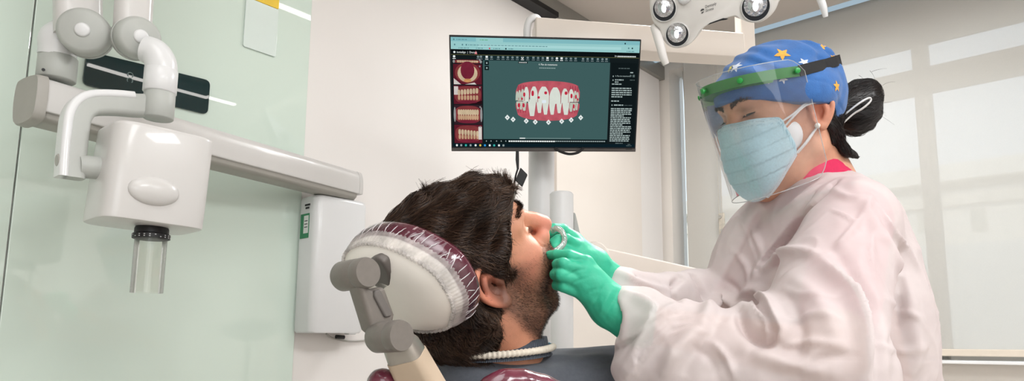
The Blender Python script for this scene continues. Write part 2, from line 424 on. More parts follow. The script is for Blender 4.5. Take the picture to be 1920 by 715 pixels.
# added glowing strip imitating daylight that leaks over the blind
lp_ = bpy.data.objects.new('added_daylight_strip', None); COL.objects.link(lp_); lp_.location = Vector(W2(1.5, HC, .12)); lp_['kind'] = 'structure'
g = G(); w2box(.02, LW - .1, HC - .010, HC + .01, .100, .130, g); g.build('daylight_leak', emit('daylight leak glow', (196, 220, 236), .62), lp_, smooth=False)
# roller blind
BO = .045
sb0 = s2(on2(1289, 400, BO)); zb = on2(1830, 668, BO)[2]
bl = thing('roller_blind', 'translucent cream roller blind drawn down over the window', 'blind', W2(1.5, zb, BO))
M['blind'] = mixed('blind fabric', (233, 230, 224), .58, .9, var=.02, vscale=400, translucent=.35)
g = G(); w2box(sb0, sw1 + .05, zb + .02, HC + .09, BO - .0006, BO + .0006, g); g.build('fabric', M['blind'], bl, smooth=False)
g = G(); w2box(sb0, sw1 + .05, zb - .002, zb + .026, BO - .006, BO + .006, g); g.build('bottom_bar', mat('blind bar', (222, 210, 194), .5, var=.02), bl, smooth=False, bevel=.004)
g = G(); g.cyl(W2(sb0, HC + .07, BO + .02), W2(sw1 + .05, HC + .07, BO + .02), .022); g.build('roller_tube', M['alu'], bl)
cA, cB = P(1352, 405, 2.2), P(1356, 445, 2.2)
cA = on2(1351, 400, BO + .03); cB = on2(1356, 440, BO + .03)
g = G(); top = A(cA[0], cA[1], HC + .06)
for dx in (-.008, .008): g.tube([top + D2 * dx, cA + D2 * dx], .0022, 6)
g.build('pull_chain', mat('bead chain', (214, 208, 198), .4, var=.3, vscale=900), bl)
ax = [D2, ZUP, N2]; h_ = np.linalg.norm(cA - cB)
g = G(); g.box((cA + cB) / 2, ax, (.016, h_ / 2, .006)); g.build('chain_tensioner', mat('tensioner', (196, 188, 174), .25, var=.1, vscale=60), bl, bevel=.005)
for q_ in (cB + ZUP * .02, cA - ZUP * .02): G().cyl(q_ - N2 * .002, q_ + N2 * .012, .0085).build('tensioner_wheel', M['grey2'], bl)

# outside: pale house across the street
bd = thing('house', 'pale cream flat-roofed house across the street, seen through the blind', 'building', W2(3, 0, -9))
M['cream'] = mat('cream render', (240, 234, 224), .9, var=.03, vscale=2)
M['cream2'] = mat('shaded cream band', (232, 223, 208), .9, var=.03, vscale=2)  # darker cream copy, the parapet's shadow line put into the colour
M['street'] = mat('street', (205, 205, 202), .9, var=.05, vscale=3)
HO = -9.0
def zh(u, v): return on2(u, v, HO)[2]
h1, h2, h3, h4, h5 = zh(1830, 307), zh(1830, 338), zh(1830, 353), zh(1830, 368), zh(1830, 460)
g = G(); w2box(-6, 16, h5, h3, HO - 4, HO, g); g.build('facade', M['cream'], bd, smooth=False)
g = G(); w2box(-6, 16, h2, h1, HO - 4, HO + .25, g); g.build('parapet', M['cream'], bd, smooth=False)
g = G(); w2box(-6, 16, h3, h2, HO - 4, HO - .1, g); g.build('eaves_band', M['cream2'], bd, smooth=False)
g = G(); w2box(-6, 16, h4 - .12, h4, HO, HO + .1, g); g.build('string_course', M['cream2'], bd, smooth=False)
g = G(); w2box(-6, 16, 0, h5, HO - 4, HO + .35, g); g.build('ground_storey', mat('pale grey render', (226, 226, 222), .9, var=.03, vscale=2), bd, smooth=False)
for u in (1735, 1836):
    a = on2(u - 14, 412, HO); b = on2(u + 14, 412, HO); 
    g = G(); w2box(s2(a), s2(b), zh(u, 434), zh(u, 392), HO - .05, HO + .02, g)
    g.build('house_window', mat('house window', (205, 200, 186), .4, var=.1), bd, smooth=False)
st = G().box(W2(5, -.06, -6), [D2, N2, ZUP], (14, 6 - .2, .05)).build('street_ground', M['street'], smooth=False); structure(st)

# sliding door and its track, on the far end of the left wall
dE = s1(on1(1041, 330, .03)); dz = on1(1225, 142, .03)[2]
dr = bpy.data.objects.new('door_1', None); COL.objects.link(dr); dr.location = Vector(W1(dE / 2, 0, .03)); dr['kind'] = 'structure'
def w1box(a, b, z0, z1, o0, o1, g, mi=0):
    return g.box(W1((a + b) / 2, (z0 + z1) / 2, (o0 + o1) / 2), [D1, ZUP, N1], [abs(b - a) / 2, (z1 - z0) / 2, abs(o1 - o0) / 2], mi)
dM = s1(on1(1199, 330, .03))
g = G(); w1box(dM, dE, .01, dz, .005, .04, g); g.build('door_leaf', M['door'], dr, smooth=False, bevel=.003)
g = G(); w1box(.02, dM - .002, .01, dz, .005, .03, g); g.build('fixed_leaf', M['wall'], dr, smooth=False, bevel=.003)
# ceiling track: wide grey channel with a black slot
t0, t1 = on1(1010, 0, .02), on1(1228, 136, .02)
tr = bpy.data.objects.new('trim_1', None); COL.objects.link(tr); tr.location = Vector(W1(.5, HC, .04)); tr['kind'] = 'structure'
tz = on1(1080, 82, .02)[2]
g = G(); w1box(0, 3.2, HC - .075, HC, .0, .055, g); g.build('track_channel', M['alu'], tr, smooth=False, bevel=.002)
tb = s1(on1(1047, 42, .06))
g = G(); w1box(tb, 3.2, HC - .078, HC - .06, .056, .062, g); w1box(tb, 3.2, HC - .083, HC - .074, .0, .062, g); g.build('track_slot', M['black'], tr, smooth=False)

# green glass wall panels
gp0 = s1(on1(566, 370, .012)); gp1 = s1(on1(33, 300, .012))
def gpanel(a, b, label):
    o = G(); w1box(a, b, .1, HC - .09, .002, .012, o); ob = o.build('glass_wall_panel', M['glass_panel'], smooth=False, bevel=.0015, seg=2); return tag(ob, label, 'wall panel', 'green glass wall panels')
gpanel(gp0, gp1 - .0015, 'pale green glossy glass wall panel behind the white X-ray arm')
gpanel(gp1 + .0015, gp1 + 1.2, 'narrow strip of pale green glass panel past the seam beside the arm end cap')
# dark rounded display and pale reflection built as a raised sheet on the glass
def rr_outline(p0, ex, ey, w, h, r, n=6):
    o = []
    for cx_, cy_, a0_ in ((w - r, h - r, 0), (r, h - r, 90), (r, r, 180), (w - r, r, 270)):
        for i in range(n + 1):
            a = math.radians(a0_ + 90 * i / n); o.append(p0 + ex * (cx_ + r * math.cos(a)) + ey * (cy_ + r * math.sin(a)))
    return o
dq = [on1(u, v, .0122) for u, v in ((161, 96), (153, 159), (388, 216), (393, 152))]
def rounded_quad(q, r, n=6):
    o = []
    for i in range(4):
        p, a_, b_ = q[i], q[i - 1], q[(i + 1) % 4]; pa, pb = p + unit(a_ - p) * r, p + unit(b_ - p) * r
        o += [(1 - t) ** 2 * pa + 2 * t * (1 - t) * p + t * t * pb for t in np.linspace(0, 1, n)]
    return o
ds = thing('wall_display', 'dark teal rounded rectangular display mounted on the green glass behind the arms', 'display', dq[1])
g = G().prism(rounded_quad(dq, .016), N1 * .006)
g.build('display_glass', mat('dark display glass', (24, 50, 52), .01, var=.15, vscale=5, coat=.5), ds, bevel=.0012, seg=2)
pc = on1(244, 145, .0187); g = G()
for k in (0, 1):
    c = pc - ZUP * .014 * k + ZUP * .006
    g.tube([c + (-D1 * math.cos(t) + ZUP * math.sin(t)) * .006 for t in np.linspace(-.8, 4.0, 12)], .0011, 6)
g.build('emblem', mat('pale emblem', (120, 140, 138), .4), ds)
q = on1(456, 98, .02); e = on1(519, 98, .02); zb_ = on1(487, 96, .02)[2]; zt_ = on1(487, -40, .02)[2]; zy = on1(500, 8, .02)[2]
pl = thing('wall_reflection', 'pale reflection with a yellow top, built as a raised sheet high on the green glass', 'reflection', W1((s1(q) + s1(e)) / 2, zb_, .014))  # a reflection in the glass, painted as a pale sheet with yellow top
g = G().prism(rr_outline(W1(s1(q), zb_, .0122), -D1, ZUP, abs(s1(q) - s1(e)), zy - zb_, .006), N1 * .005); g.build('reflection_sheet', mat('frosted reflection', (222, 233, 227), .1, var=.01, coat=.3), pl, bevel=.001, seg=2)
g = G().prism(rr_outline(W1(s1(q), zy + .001, .0122), -D1, ZUP, abs(s1(q) - s1(e)), zt_ - zy, .004), N1 * .005); g.build('yellow_reflection', mat('yellow reflection', (244, 205, 70), .3), pl, bevel=.001, seg=2)

# ------------------------------------------------------------------ lamps of the room, added fill lights, and daylight
def linear_lamp(a, b, label, w=.03, power=26, strength=9):
    a, b = np.asarray(a), np.asarray(b); d = unit(b - a); s = np.cross(d, ZUP); L_ = np.linalg.norm(b - a)
    t = thing('linear_ceiling_lamp', label, 'ceiling lamp', (a + b) / 2, 'linear ceiling lamps')
    c = (a + b) / 2
    G().box(c + ZUP * .03, [d, s, ZUP], (L_ / 2 + .01, w / 2 + .008, .03)).build('housing', M['cool'], t, smooth=False, bevel=.003)
    G().box(c - ZUP * .004, [d, s, ZUP], (L_ / 2, w / 2, .004)).build('diffuser', emit('lamp diffuser', (255, 250, 244), strength), t, smooth=False)
    return t
zl = HC - .062
vdir = -D1
def refl(p): return p - N1 * 2 * np.dot(p - CORN, N1)       # mirror image in the glass panel
def virt(u, v): d = ray(u, v); return CAM + d * ((zl - CZ) / d[2])
la, lb = refl(virt(160, 123)), refl(virt(437, 197)); linear_lamp(la, lb, 'slim linear ceiling lamp over the floor in front of the dark display')
lc = refl(virt(583, 38)); linear_lamp(lc, lc + D1 * 1.15, 'slim linear ceiling lamp close to the green glass wall')
ld = refl(virt(28, 88)); linear_lamp(ld, ld + D1 * 1.0, 'slim linear ceiling lamp towards the rear of the room')
def area(name, loc, target, sx, sy, power, col=(1, 1, 1), spread=180):
    l = bpy.data.lights.new(name, 'AREA'); l.shape = 'RECTANGLE'; l.size = sx; l.size_y = sy; l.energy = power; l.color = col; l.spread = math.radians(spread)
    o = bpy.data.objects.new(name, l); COL.objects.link(o); o.location = Vector(loc)
    o.rotation_euler = (Vector(target) - Vector(loc)).to_track_quat('-Z', 'Y').to_euler(); return o
# unseen ceiling panels, added to light the room more evenly
def fill_panel(c, label, w, h, power):
    t = thing('ceiling_fill_panel', label, 'ceiling lamp', c, 'added ceiling fill panels'); c = np.asarray(c)
    G().box(c + ZUP * .02, [D1, N1, ZUP], (w / 2 + .02, h / 2 + .02, .02)).build('housing', M['cool'], t, smooth=False, bevel=.003)
    G().box(c - ZUP * .003, [D1, N1, ZUP], (w / 2, h / 2, .003)).build('diffuser', emit('fill panel glow', (255, 248, 240), 1.5), t, smooth=False)
    area('panel fill', c - ZUP * .012, c - ZUP, w, h, power, (.965, .985, 1))
fill_panel(A(-.35, .1, HC - .042), 'added unseen fill panel on the ceiling above the X-ray arm side', .6, 1.2, 8)
fill_panel(A(1.0, -.5, HC - .042), 'added unseen fill panel on the ceiling towards the door side', .6, 1.2, 32)
fill_panel(A(.74, 2.2, HC - .042), 'small added unseen fill panel on the ceiling close to the sliding door', .75, .3, 20)
fill_panel(A(1.9, .3, HC - .042), 'little added unseen fill panel on the ceiling out in front of the window', .35, .35, 20)
area('added front fill', A(.55, -1.75, 1.7), A(.4, 1.4, 1.2), 1.6, 1.2, 19, (.95, .98, 1))  # added frontal fill from behind the camera, no window is built there
w = bpy.data.worlds.new('sky'); SC.world = w; w.use_nodes = True; N = w.node_tree.nodes; L = w.node_tree.links
bg = N['Background']; tc = N.new('ShaderNodeTexCoord'); sx = N.new('ShaderNodeSeparateXYZ'); L.new(tc.outputs['Generated'], sx.inputs[0])
rp = N.new('ShaderNodeValToRGB'); rp.color_ramp.elements[0].color = rgba((226, 237, 250)); rp.color_ramp.elements[1].color = rgba((214, 226, 240)); rp.color_ramp.elements[0].position = .0
L.new(sx.outputs['Z'], rp.inputs['Fac']); L.new(rp.outputs[0], bg.inputs['Color']); bg.inputs['Strength'].default_value = 1.45
sun = bpy.data.lights.new('sun', 'SUN'); sun.energy = 1.2; sun.angle = .02; sun.color = (1, .95, .85)
so = bpy.data.objects.new('sun', sun); COL.objects.link(so); so.rotation_euler = Vector((*(-N2 * .8)[:2], -.6)).to_track_quat('-Z', 'Y').to_euler(); so.location = (0, 0, 6)
# the window opening guides the daylight samples
wl = area('window portal', W2((sw0 + sw1) / 2, (zs + zt) / 2, -.14), W2((sw0 + sw1) / 2, (zs + zt) / 2, 2), sw1 - sw0, zt - zs, 1); wl.data.cycles.is_portal = True

cam = bpy.data.cameras.new('camera'); co = bpy.data.objects.new('camera', cam); COL.objects.link(co); SC.camera = co
cam.sensor_width = 36; cam.lens = FPX / 1920 * 36; cam.shift_x = (960 - PCX) / 1920; cam.shift_y = (PCY - 357.5) / 1920
co.location = Vector(CAM); co.rotation_euler = (math.radians(90) + PITCH, 0, 0); cam.clip_start = .02
SC.view_settings.view_transform = 'Standard'; SC.view_settings.look = 'None'; SC.view_settings.exposure = EXPO; SC.view_settings.gamma = 1; SC.view_settings.use_curve_mapping = False
SC.cycles.use_denoising = True; SC.cycles.max_bounces = 10; SC.cycles.transparent_max_bounces = 16; SC.cycles.sample_clamp_indirect = 6
# ================================================================== X-RAY UNIT
xr = thing('xray_unit', 'white wall-mounted dental X-ray unit with folded arms and boxy tube head', 'x-ray machine', on1(620, 625, .06))
EA = -D1                                             # along the wall, away from the camera
def rrect(w, h, r, n=5, k=None):
    o = []
    for cx_, cy_, a0_ in ((w / 2 - r, h / 2 - r, 0), (-w / 2 + r, h / 2 - r, 90), (-w / 2 + r, -h / 2 + r, 180), (w / 2 - r, -h / 2 + r, 270)):
        for i in range(n + 1):
            a = math.radians(a0_ + 90 * i / n); o.append((cx_ + r * math.cos(a), cy_ + r * math.sin(a)))
    return o
# wall box
bz0, bz1 = on1(625, 625, .1)[2], on1(625, 370, .1)[2]
c0 = on1(583, 500, .1); c1 = on1(682, 500, .1); sc_ = (s1(c0) + s1(c1)) / 2; bw = abs(s1(c0) - s1(c1))
prof = [(x, y + .0) for x, y in rrect(bw, .1, .022)]
def boxring(z, k, o=.064): return [W1(sc_ - x * k, z, o + y * k) for x, y in prof]
g = G().loft([boxring(bz0, .94), boxring(bz0 + .006, 1), boxring(bz1 - .012, 1), boxring(bz1 - .003, .95), boxring(bz1, .86)])
g.build('wall_box', M['cool'], xr, sharp=50)
g = G(); w1box(sc_ - bw / 2 - .026, sc_ - bw / 2 + .002, bz0 - .004, bz1 - .01, .014, .04, g); g.build('cable_cover', M['cool'], xr, smooth=False, bevel=.004)
lb = sc_ + bw / 2 + .001
g = G()
zA, zB = on1(578, 448, .06)[2], on1(578, 402, .06)[2]
g.box(W1(lb, (zA + zB) / 2, .058), [D1, N1, ZUP], (.0006, .022, (zB - zA) / 2), 0)
g.box(W1(lb + .0004, (zA + zB) / 2 + .004, .066), [D1, N1, ZUP], (.0006, .012, (zB - zA) * .36), 1)
for k in range(3): g.box(W1(lb + .0008, (zA + zB) / 2 + .014 - k * .009, .066), [D1, N1, ZUP], (.0005, .008, .0012), 2)
zC = on1(580, 386, .06)[2]
for k in range(2): g.box(W1(lb + .0002, zC - k * .009, .068), [D1, N1, ZUP], (.0005, .013 - .004 * k, .0026), 2)
g.build('type_label', [mat('green label', (40, 128, 84), .5), mat('white label', (224, 226, 222), .5), M['black']], xr, smooth=False)
# main arm
YB = 1.26; Bp = P(62, 190, YB); Ap = on1(653, 341, .085); Ap[2] = Bp[2] - .004
ad = unit(Ap - Bp); aw = unit(np.cross(ad, ZUP)); aw = aw if np.dot(aw, N1) > 0 else -aw; au = unit(np.cross(aw, ad)); au = au if au[2] > 0 else -au
def aring(c, pts): return [c + aw * x + au * y for x, y in pts]
ap_ = [(-.026, .043), (.022, .044), (.036, .036), (.042, .015), (.042, -.02), (.034, -.026), (-.034, -.026), (-.042, -.02), (-.042, .022), (-.036, .036)]
ap_ = [tuple(p) for p in closed_spline([A(x, y) for x, y in ap_], 3)]
g = G().loft([aring(Bp, ap_), aring(Ap + ad * .005, ap_)]); g.build('extension_arm', M['white'], xr, sharp=60)
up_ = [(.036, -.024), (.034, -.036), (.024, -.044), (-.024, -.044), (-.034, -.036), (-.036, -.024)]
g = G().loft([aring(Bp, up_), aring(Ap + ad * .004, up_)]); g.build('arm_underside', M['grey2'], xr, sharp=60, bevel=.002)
ec = [tuple(p) for p in closed_spline([A(x, y) for x, y in [(-.028, .046), (.026, .046), (.044, .034), (.046, -.012), (.034, -.044), (-.03, -.047), (-.046, -.012), (-.044, .034)]], 4)]
def sc2(l, k): return [(x * k, y * k) for x, y in l]
g = G().loft([aring(Bp - ad * .014, sc2(ec, .95)), aring(Bp - ad * .010, ec), aring(Bp + ad * .004, sc2(ec, 1.02))]); g.build('arm_end_cap', M['grey2'], xr, sharp=50)
g = G().loft([aring(Ap + ad * .0052, sc2(ap_, 1.02)), aring(Ap + ad * .018, sc2(ap_, 1.02)), aring(Ap + ad * .024, sc2(ap_, .9))]); g.build('pivot_cap', M['white'], xr, sharp=50)
g = G().cyl(W1(sc_ - .02, bz1 - .01, .07), A(*W1(sc_ - .02, 0, .07)[:2], Ap[2] - .03), .03); g.build('pivot_post', M['cool'], xr)
# first elbow on the arm end
J1 = on1(108, 150, np.dot(P(110, 150, 1.27) - CORN, N1)); oJ = float(np.dot(J1 - CORN, N1))
pz = lambda u, v, o: on1(u, v, o)
def vcyl(u, v0, v1, o, r, name, m, bev=.002):
    c0_, c1_ = on1(u, v0, o), on1(u, v1, o); c0_[:2] = c1_[:2] = (c0_[:2] + c1_[:2]) / 2
    return G().cyl(c0_, c1_, r, 40, bev=bev).build(name, m, xr, sharp=50)
oa = float(np.dot(Bp - CORN, N1))
vcyl(107, 152, 106, oa, .0335, 'swivel_ring', M['grey'])
e0 = on1(107, 106, oa); e1 = on1(110, 74, oa + .005); e2 = on1(150, 64, oa + .03)
g = G().tube([e0, e0 * .6 + e1 * .4, e1, e1 * .45 + e2 * .55 + ZUP * .006, e2], [.0325, .0325, .033, .032, .03], 32, sub=6); g.build('swivel_elbow', M['cool'], xr, sharp=60)
hd = on1(81, 131, oa + .034); G().cyl(hd, hd + N1 * .0015, .003, 12).build('screw_hole', M['black'], xr)
# scissor arms with disc joints (discs face the room)
def disc(u, v, o, r, DA):
    c = on1(u, v, o)
    G().lathe([(r * .9, -.034), (r * 1.02, -.03), (r * 1.02, -.02), (r * .98, -.0195), (r * .98, -.017), (r, -.0165), (r, .006), (r * .93, .013), (r * .8, .0165), (.001, .018)], c, DA, 48).build('joint_disc', M['grey'], xr, sharp=60)
    G().lathe([(.0135, .017), (.0135, .0195), (.0105, .0215), (.001, .022)], c, DA, 24).build('joint_button', M['cool'], xr, sharp=60)
    return c
d1 = disc(158, 60, oa + .075, .0455, unit(A(.42, -.9, -.16))); d2 = disc(259, 71, oa + .15, .0405, unit(A(.75, -.66, -.16)))
def armbar(c, u0, v0, o, w, name):
    t = on1(u0, v0, o); ax_ = unit(t - c); sd = unit(np.cross(ax_, N1)); pr = rrect(w, .045, .018)
    g = G().loft([[c + ax_ * q_ + sd * x + N1 * (y - .032) for x, y in pr] for q_ in (-.0, np.linalg.norm(t - c))]); g.build(name, M['white'], xr, sharp=50); return t
ta = armbar(d1, 150, -330, oa + .075, .082, 'lower_arm'); tb_ = armbar(d2, 281, -330, oa + .15, .066, 'upper_arm')
# side cover of the arms, grey edge strips
G().cyl(on1(215, -330, oa + .03), on1(215, -330, oa + .19), .07, 40).build('top_pivot', M['grey'], xr)
G().loft([[ta + a_ * x + b_ * y for x, y in ((-.04, -.06), (.04, -.06), (.04, .06), (-.04, .06))] for ta, a_, b_ in ((ta + N1 * .0, N1, ZUP), (tb_, N1, ZUP))]).build('top_link', M['white'], xr, bevel=.01)
# second elbow to the yoke
ob = oa + .185
f0 = on1(301, 165, ob); f1 = on1(303, 112, ob); f2 = on1(272, 92, ob - .02)
G().tube([f2, f2 * .4 + f1 * .6 + ZUP * .004, f1 - ZUP * .012, f0], [.026, .028, .0285, .0285], 32, sub=6).build('yoke_elbow', M['cool'], xr, sharp=60)
vcyl(301, 176, 130, ob, .0295, 'yoke_collar', M['cool'])
vcyl(298, 224, 170, ob, .0275, 'yoke_ring', M['grey'])
yk = [(296, 196), (262, 196), (222, 193), (186, 193), (165, 199), (151, 218), (146, 250), (142, 295), (140, 333)]
op = np.linspace(ob, ob + .03, len(yk))
pts = spline([on1(u, v, o) for (u, v), o in zip(yk, op)], 5)
def yring(i, w, d, dn):
    p = pts[i]; t = unit(pts[min(i + 1, len(pts) - 1)] - pts[max(i - 1, 0)]); n = N1; s_ = unit(np.cross(t, n))
    return [p + s_ * x + n * (y + dn) for x, y in rrect(w, d, min(w, d) * .3)]
nP = len(pts); wv = np.linspace(.05, .038, nP)
G().loft([yring(i, wv[i] * .9, .034, -.012) for i in range(nP)]).build('yoke_bracket', M['grey'], xr, sharp=60)
G().loft([[p + 0 for p in (lambda t, s_, p0: [p0 + s_ * (x + .0165) + N1 * (y + .0) for x, y in rrect(.015, .039, .006)])(0, unit(np.cross(unit(pts[min(i + 1, nP - 1)] - pts[max(i - 1, 0)]), N1)) * (1), pts[i] + N1 * -.012)] for i in range(6, nP)]).build('yoke_cover', M['cool'], xr, sharp=60)
# pin and tube head
on_ = float(np.dot(pts[-1] - CORN, N1)); pA = on1(146, 312, on_ - .012); pB = on1(216, 318, on_ - .012)
G().cyl(pA, pA * .35 + pB * .65, .0205, 32).build('pin_sleeve', M['grey'], xr)
G().lathe([(.0205, 0), (.0275, .001), (.0285, .02), (.031, .032)], pA * .42 + pB * .58, pB - pA, 32).build('pin_collar', M['cool'], xr)
G().lathe([(.010, 0), (.012, .002), (.012, .006)], on1(106, 301, on_ - .012), unit(pB - pA), 20).build('end_screw', M['grey2'], xr)
oh = on_ + .045
hTL, hTR, hBR, hBL = (on1(u, v, oh) for u, v in ((218, 226), (406, 268), (386, 431), (189, 403)))
def hring(k, grow=1.0, dz=0):
    L_, R_ = hTL * (1 - k) + hBL * k, hTR * (1 - k) + hBR * k; c = (L_ + R_) / 2 + N1 * -.055 + A(0, 0, dz); ex = (R_ - L_) / 2
    out = []
    for j in range(48):
        a = 2 * math.pi * j / 48; x = math.copysign(abs(math.cos(a)) ** .34, math.cos(a)); y = math.copysign(abs(math.sin(a)) ** .42, math.sin(a))
        out.append(c + ex * x * grow + N1 * .066 * y * grow)
    return out
G().loft([hring(0, .96, .0035), hring(0.005, .99, .002), hring(.02), hring(.5, 1.004), hring(.98), hring(.997, .99, -.001), hring(1.0, .95, -.002)]).build('tube_head', M['white'], xr, sharp=40)
bc = on1(289, 359, oh + .0105); eX = unit(hTR - hTL); eZ = unit(np.cross(N1, eX)); eZ = eZ if eZ[2] > 0 else -eZ
G().ball(bc, (.043, .0265, .014), [eX, eZ, N1]).build('oval_boss', M['white'], xr)
hb = (hBL + hBR) / 2 + eX * .012 + N1 * -.05
dn = -eZ
G().lathe([(.034, -.004), (.035, .0), (.034, .003)], hb - dn * .002, dn, 40).build('collimator_collar', M['white'], xr)
g = G().lathe([(.026, -.004), (.0285, .003), (.0285, .011), (.0315, .013), (.0315, .021), (.029, .022)], hb + dn * .003, dn, 48); g.build('collimator_ring', M['black'], xr)
g = G()
for r_ in range(2):
    for j in range(22):
        if (j * 7 + r_ * 3) % 5 == 0: continue
        a = 2 * math.pi * j / 22; rad = eX * math.cos(a) + N1 * math.sin(a); tn = -eX * math.sin(a) + N1 * math.cos(a)
        g.box(hb + dn * (.0185 + .0035 * r_) + rad * .0317, [rad, tn, dn], (.0003, .0012 + .0008 * ((j * 3) % 3), .0008))
g.build('ring_scale_marks', mat('scale print', (200, 200, 200), .5), xr, smooth=False)
g = G().lathe([(.027, .02), (.027, .122)], hb + dn * .003, dn, 48, caps=(False, False)); g.build('clear_cone', clearfilm('clear cone', (251, 250, 248), .0, .1, .012), xr)
# cable below the box
cb = thing('wall_cable', 'thin grey cable looping along the wall under the X-ray box', 'cable', on1(640, 640, .02))
G().tube([on1(612, 626, .03), on1(622, 634, .02), on1(650, 640, .008), on1(680, 639, .006), on1(700, 633, .006), on1(716, 628, .006)], .0028, 8, sub=6).build('cable_run', M['grey2'], cb)
G().cyl(on1(630, 632, .03), on1(645, 633, .03), .006).build('cable_gland', M['black'], cb)

# ================================================================== MONITOR
RM = np.array([[.993, .019, .12], [.117, -.4, -.909], [.03, .916, -.4]]); mx_, my_, mn_ = unit(RM[:, 0]), unit(RM[:, 1]), unit(RM[:, 2]); MT = A(-.017, 1.809, 1.777)
mo = thing('monitor', 'black-framed monitor showing a 3D model of teeth, in front of the white wall', 'monitor', MT - my_ * .16 - mn_ * .03)
def mp(a, b, d=0): return MT + mx_ * (a - .5) * .523 + my_ * (.5 - b) * .296 + my_ * .0035 + mn_ * d
g = G().box(MT - mn_ * .011, [mx_, my_, mn_], (.2655, .157, .011)); g.build('bezel', M['black'], mo, bevel=.002)
g = G().box(MT - mn_ * .028, [mx_, my_, mn_], (.17, .1, .018)); g.build('rear_housing', M['black'], mo, bevel=.012)
g = G().box(MT - my_ * .1525 + mn_ * .0008, [mx_, my_, mn_], (.2653, .0045, .0012)); g.build('chin_strip', mat('chin strip', (92, 88, 86), .35, .4), mo, bevel=.0008, seg=2)
ES = 1 / 2 ** EXPO
_em = {}
def sc_em(c, k=1.0, var=0):
    key = (c, k, var)
    if key not in _em: _em[key] = emit('screen colour', c, ES * k, var)
    return _em[key]
def spoly(g, pts, lay, mi): return g.add([mp(a, b, .0005 + lay * .00025) for a, b in pts], [tuple(range(len(pts)))], mi)
def srect(g, a0, b0, a1, b1, lay, mi): return spoly(g, [(a0, b0), (a1, b0), (a1, b1), (a0, b1)], lay, mi)
def sell(g, a, b, ra, rb, lay, mi, n=20, t0=0, t1=2 * math.pi, p=1.0): return spoly(g, [(a + ra * math.copysign(abs(math.cos(t)) ** p, math.cos(t)), b + rb * math.copysign(abs(math.sin(t)) ** p, math.sin(t))) for t in np.linspace(t0, t1, n, endpoint=t1 - t0 < 6)], lay, mi)
def stext(g, body, a, b, hb_, lay, mi, amax=None):
    V, F, w_ = text_geo(body, mp(a, b, .0005 + lay * .00025), mx_, my_, hb_ * .296)
    if amax and w_ > amax * .523:
        V, F, w_ = text_geo(body, mp(a, b, .0005 + lay * .00025), mx_ * (amax * .523 / w_), my_, hb_ * .296)
    g.add(V, F, mi)
DK, DK2, TEAL, VIEW, WH, GRY = (20, 28, 30), (12, 18, 20), (150, 200, 200), (62, 92, 92), (232, 238, 236), (120, 136, 138)
g = G(); srect(g, 0, 0, 1, 1, 0, 0); scr = g.build('screen', sc_em(DK), mo, smooth=False)
g = G(); srect(g, 0, 0, 1, .106, 1, 0); srect(g, 0, 0, 1, .036, 2, 1); srect(g, .13, .002, .27, .036, 3, 0); srect(g, .14, .058, .9, .082, 2, 4)
for a, w_, b, c in ((.03, .06, .02, 2), (.15, .05, .02, 3), (.09, .42, .066, 2), (.04, .06, .094, 2), (.13, .04, .094, 2), (.22, .04, .094, 2), (.3, .03, .094, 2), (.93, .05, .094, 2)):
    for k in range(int(w_ / .009)): srect(g, a + k * .009, b - .003, a + k * .009 + .0045 + .003 * ((k * 5) % 2), b + .004, 4, c)
for a, b, c in ((.016, .02, 2), (.02, .066, 2), (.06, .066, 2), (.08, .066, 2), (.2, .094, 5), (.285, .094, 6), (.92, .024, 6), (.94, .066, 2), (.96, .066, 6)): sell(g, a, b, .004, .008, 4, c, 10)
g.build('browser_bar', [sc_em(TEAL), sc_em((128, 184, 190)), sc_em((88, 132, 138)), sc_em((90, 170, 120)), sc_em((166, 212, 212)), sc_em((200, 60, 80)), sc_em((25, 50, 55))], scr, smooth=False)
g = G(); srect(g, 0, .106, 1, .152, 1, 0); srect(g, 0, .152, 1, .155, 2, 2); srect(g, .165, .156, .84, .198, 1, 3)
stext(g, 'invisalign  |  Doctor', .03, .140, .018, 3, 1, .105); sell(g, .018, .132, .006, .009, 3, 1, 12)
spoly(g, [(.122, .146), (.136, .146), (.129, .118)], 3, 4)
stext(g, 'Dr.', .866, .146, .014, 3, 1)
for k in range(13): srect(g, .882 + k * .0078, .136, .882 + k * .0078 + .0055, .147, 3, 1)
ic = [.185, .21, .245, .27, .295, .32, .345, .372, .40, .43, .455, .48, .505, .53, .555, .58, .605, .63, .655, .695, .72, .745, .775, .80, .822, .016, .14, .155]
for n_, a in enumerate(ic):
    hot = n_ in (0, 7, 12, 14, 15, 25)
    c = 1 if hot else 5
    (sell if n_ % 3 else srect)(g, *((a, .170, .0065, .010, 3, c) if n_ % 3 else (a - .006, .160, a + .006, .178, 3, c)))
    srect(g, a - .008, .186, a + .008, .192, 3, c)
sell(g, .372, .166, .0035, .007, 4, 3, 10)
srect(g, .35, .204, .40, .222, 4, 0)
for k in range(6): srect(g, .354 + k * .0072, .210, .354 + k * .0072 + .005, .217, 5, 1)
g.build('toolbar', [sc_em(DK2), sc_em(WH), sc_em((110, 110, 70)), sc_em((24, 44, 48)), sc_em((230, 120, 130)), sc_em(GRY)], scr, smooth=False)
g = G(); srect(g, .165, .2, .843, .925, 1, 0); stext(g, '4. Plan de tratamiento', .458, .236, .017, 3, 1, .1)
for k in range(9): srect(g, .462 + k * .0098, .256, .462 + k * .0098 + .007, .264, 3, 2)
for b in (.205, .25):
    srect(g, .174, b, .196, b + .038, 3, 3); srect(g, .181, b + .012, .189, b + .026, 4, 2)
srect(g, .36, .914, .64, .917, 3, 2); srect(g, .36, .911, .39, .92, 4, 1)
g.build('viewport', [sc_em(VIEW), sc_em(WH), sc_em((150, 170, 168)), sc_em((14, 26, 28))], scr, smooth=False)
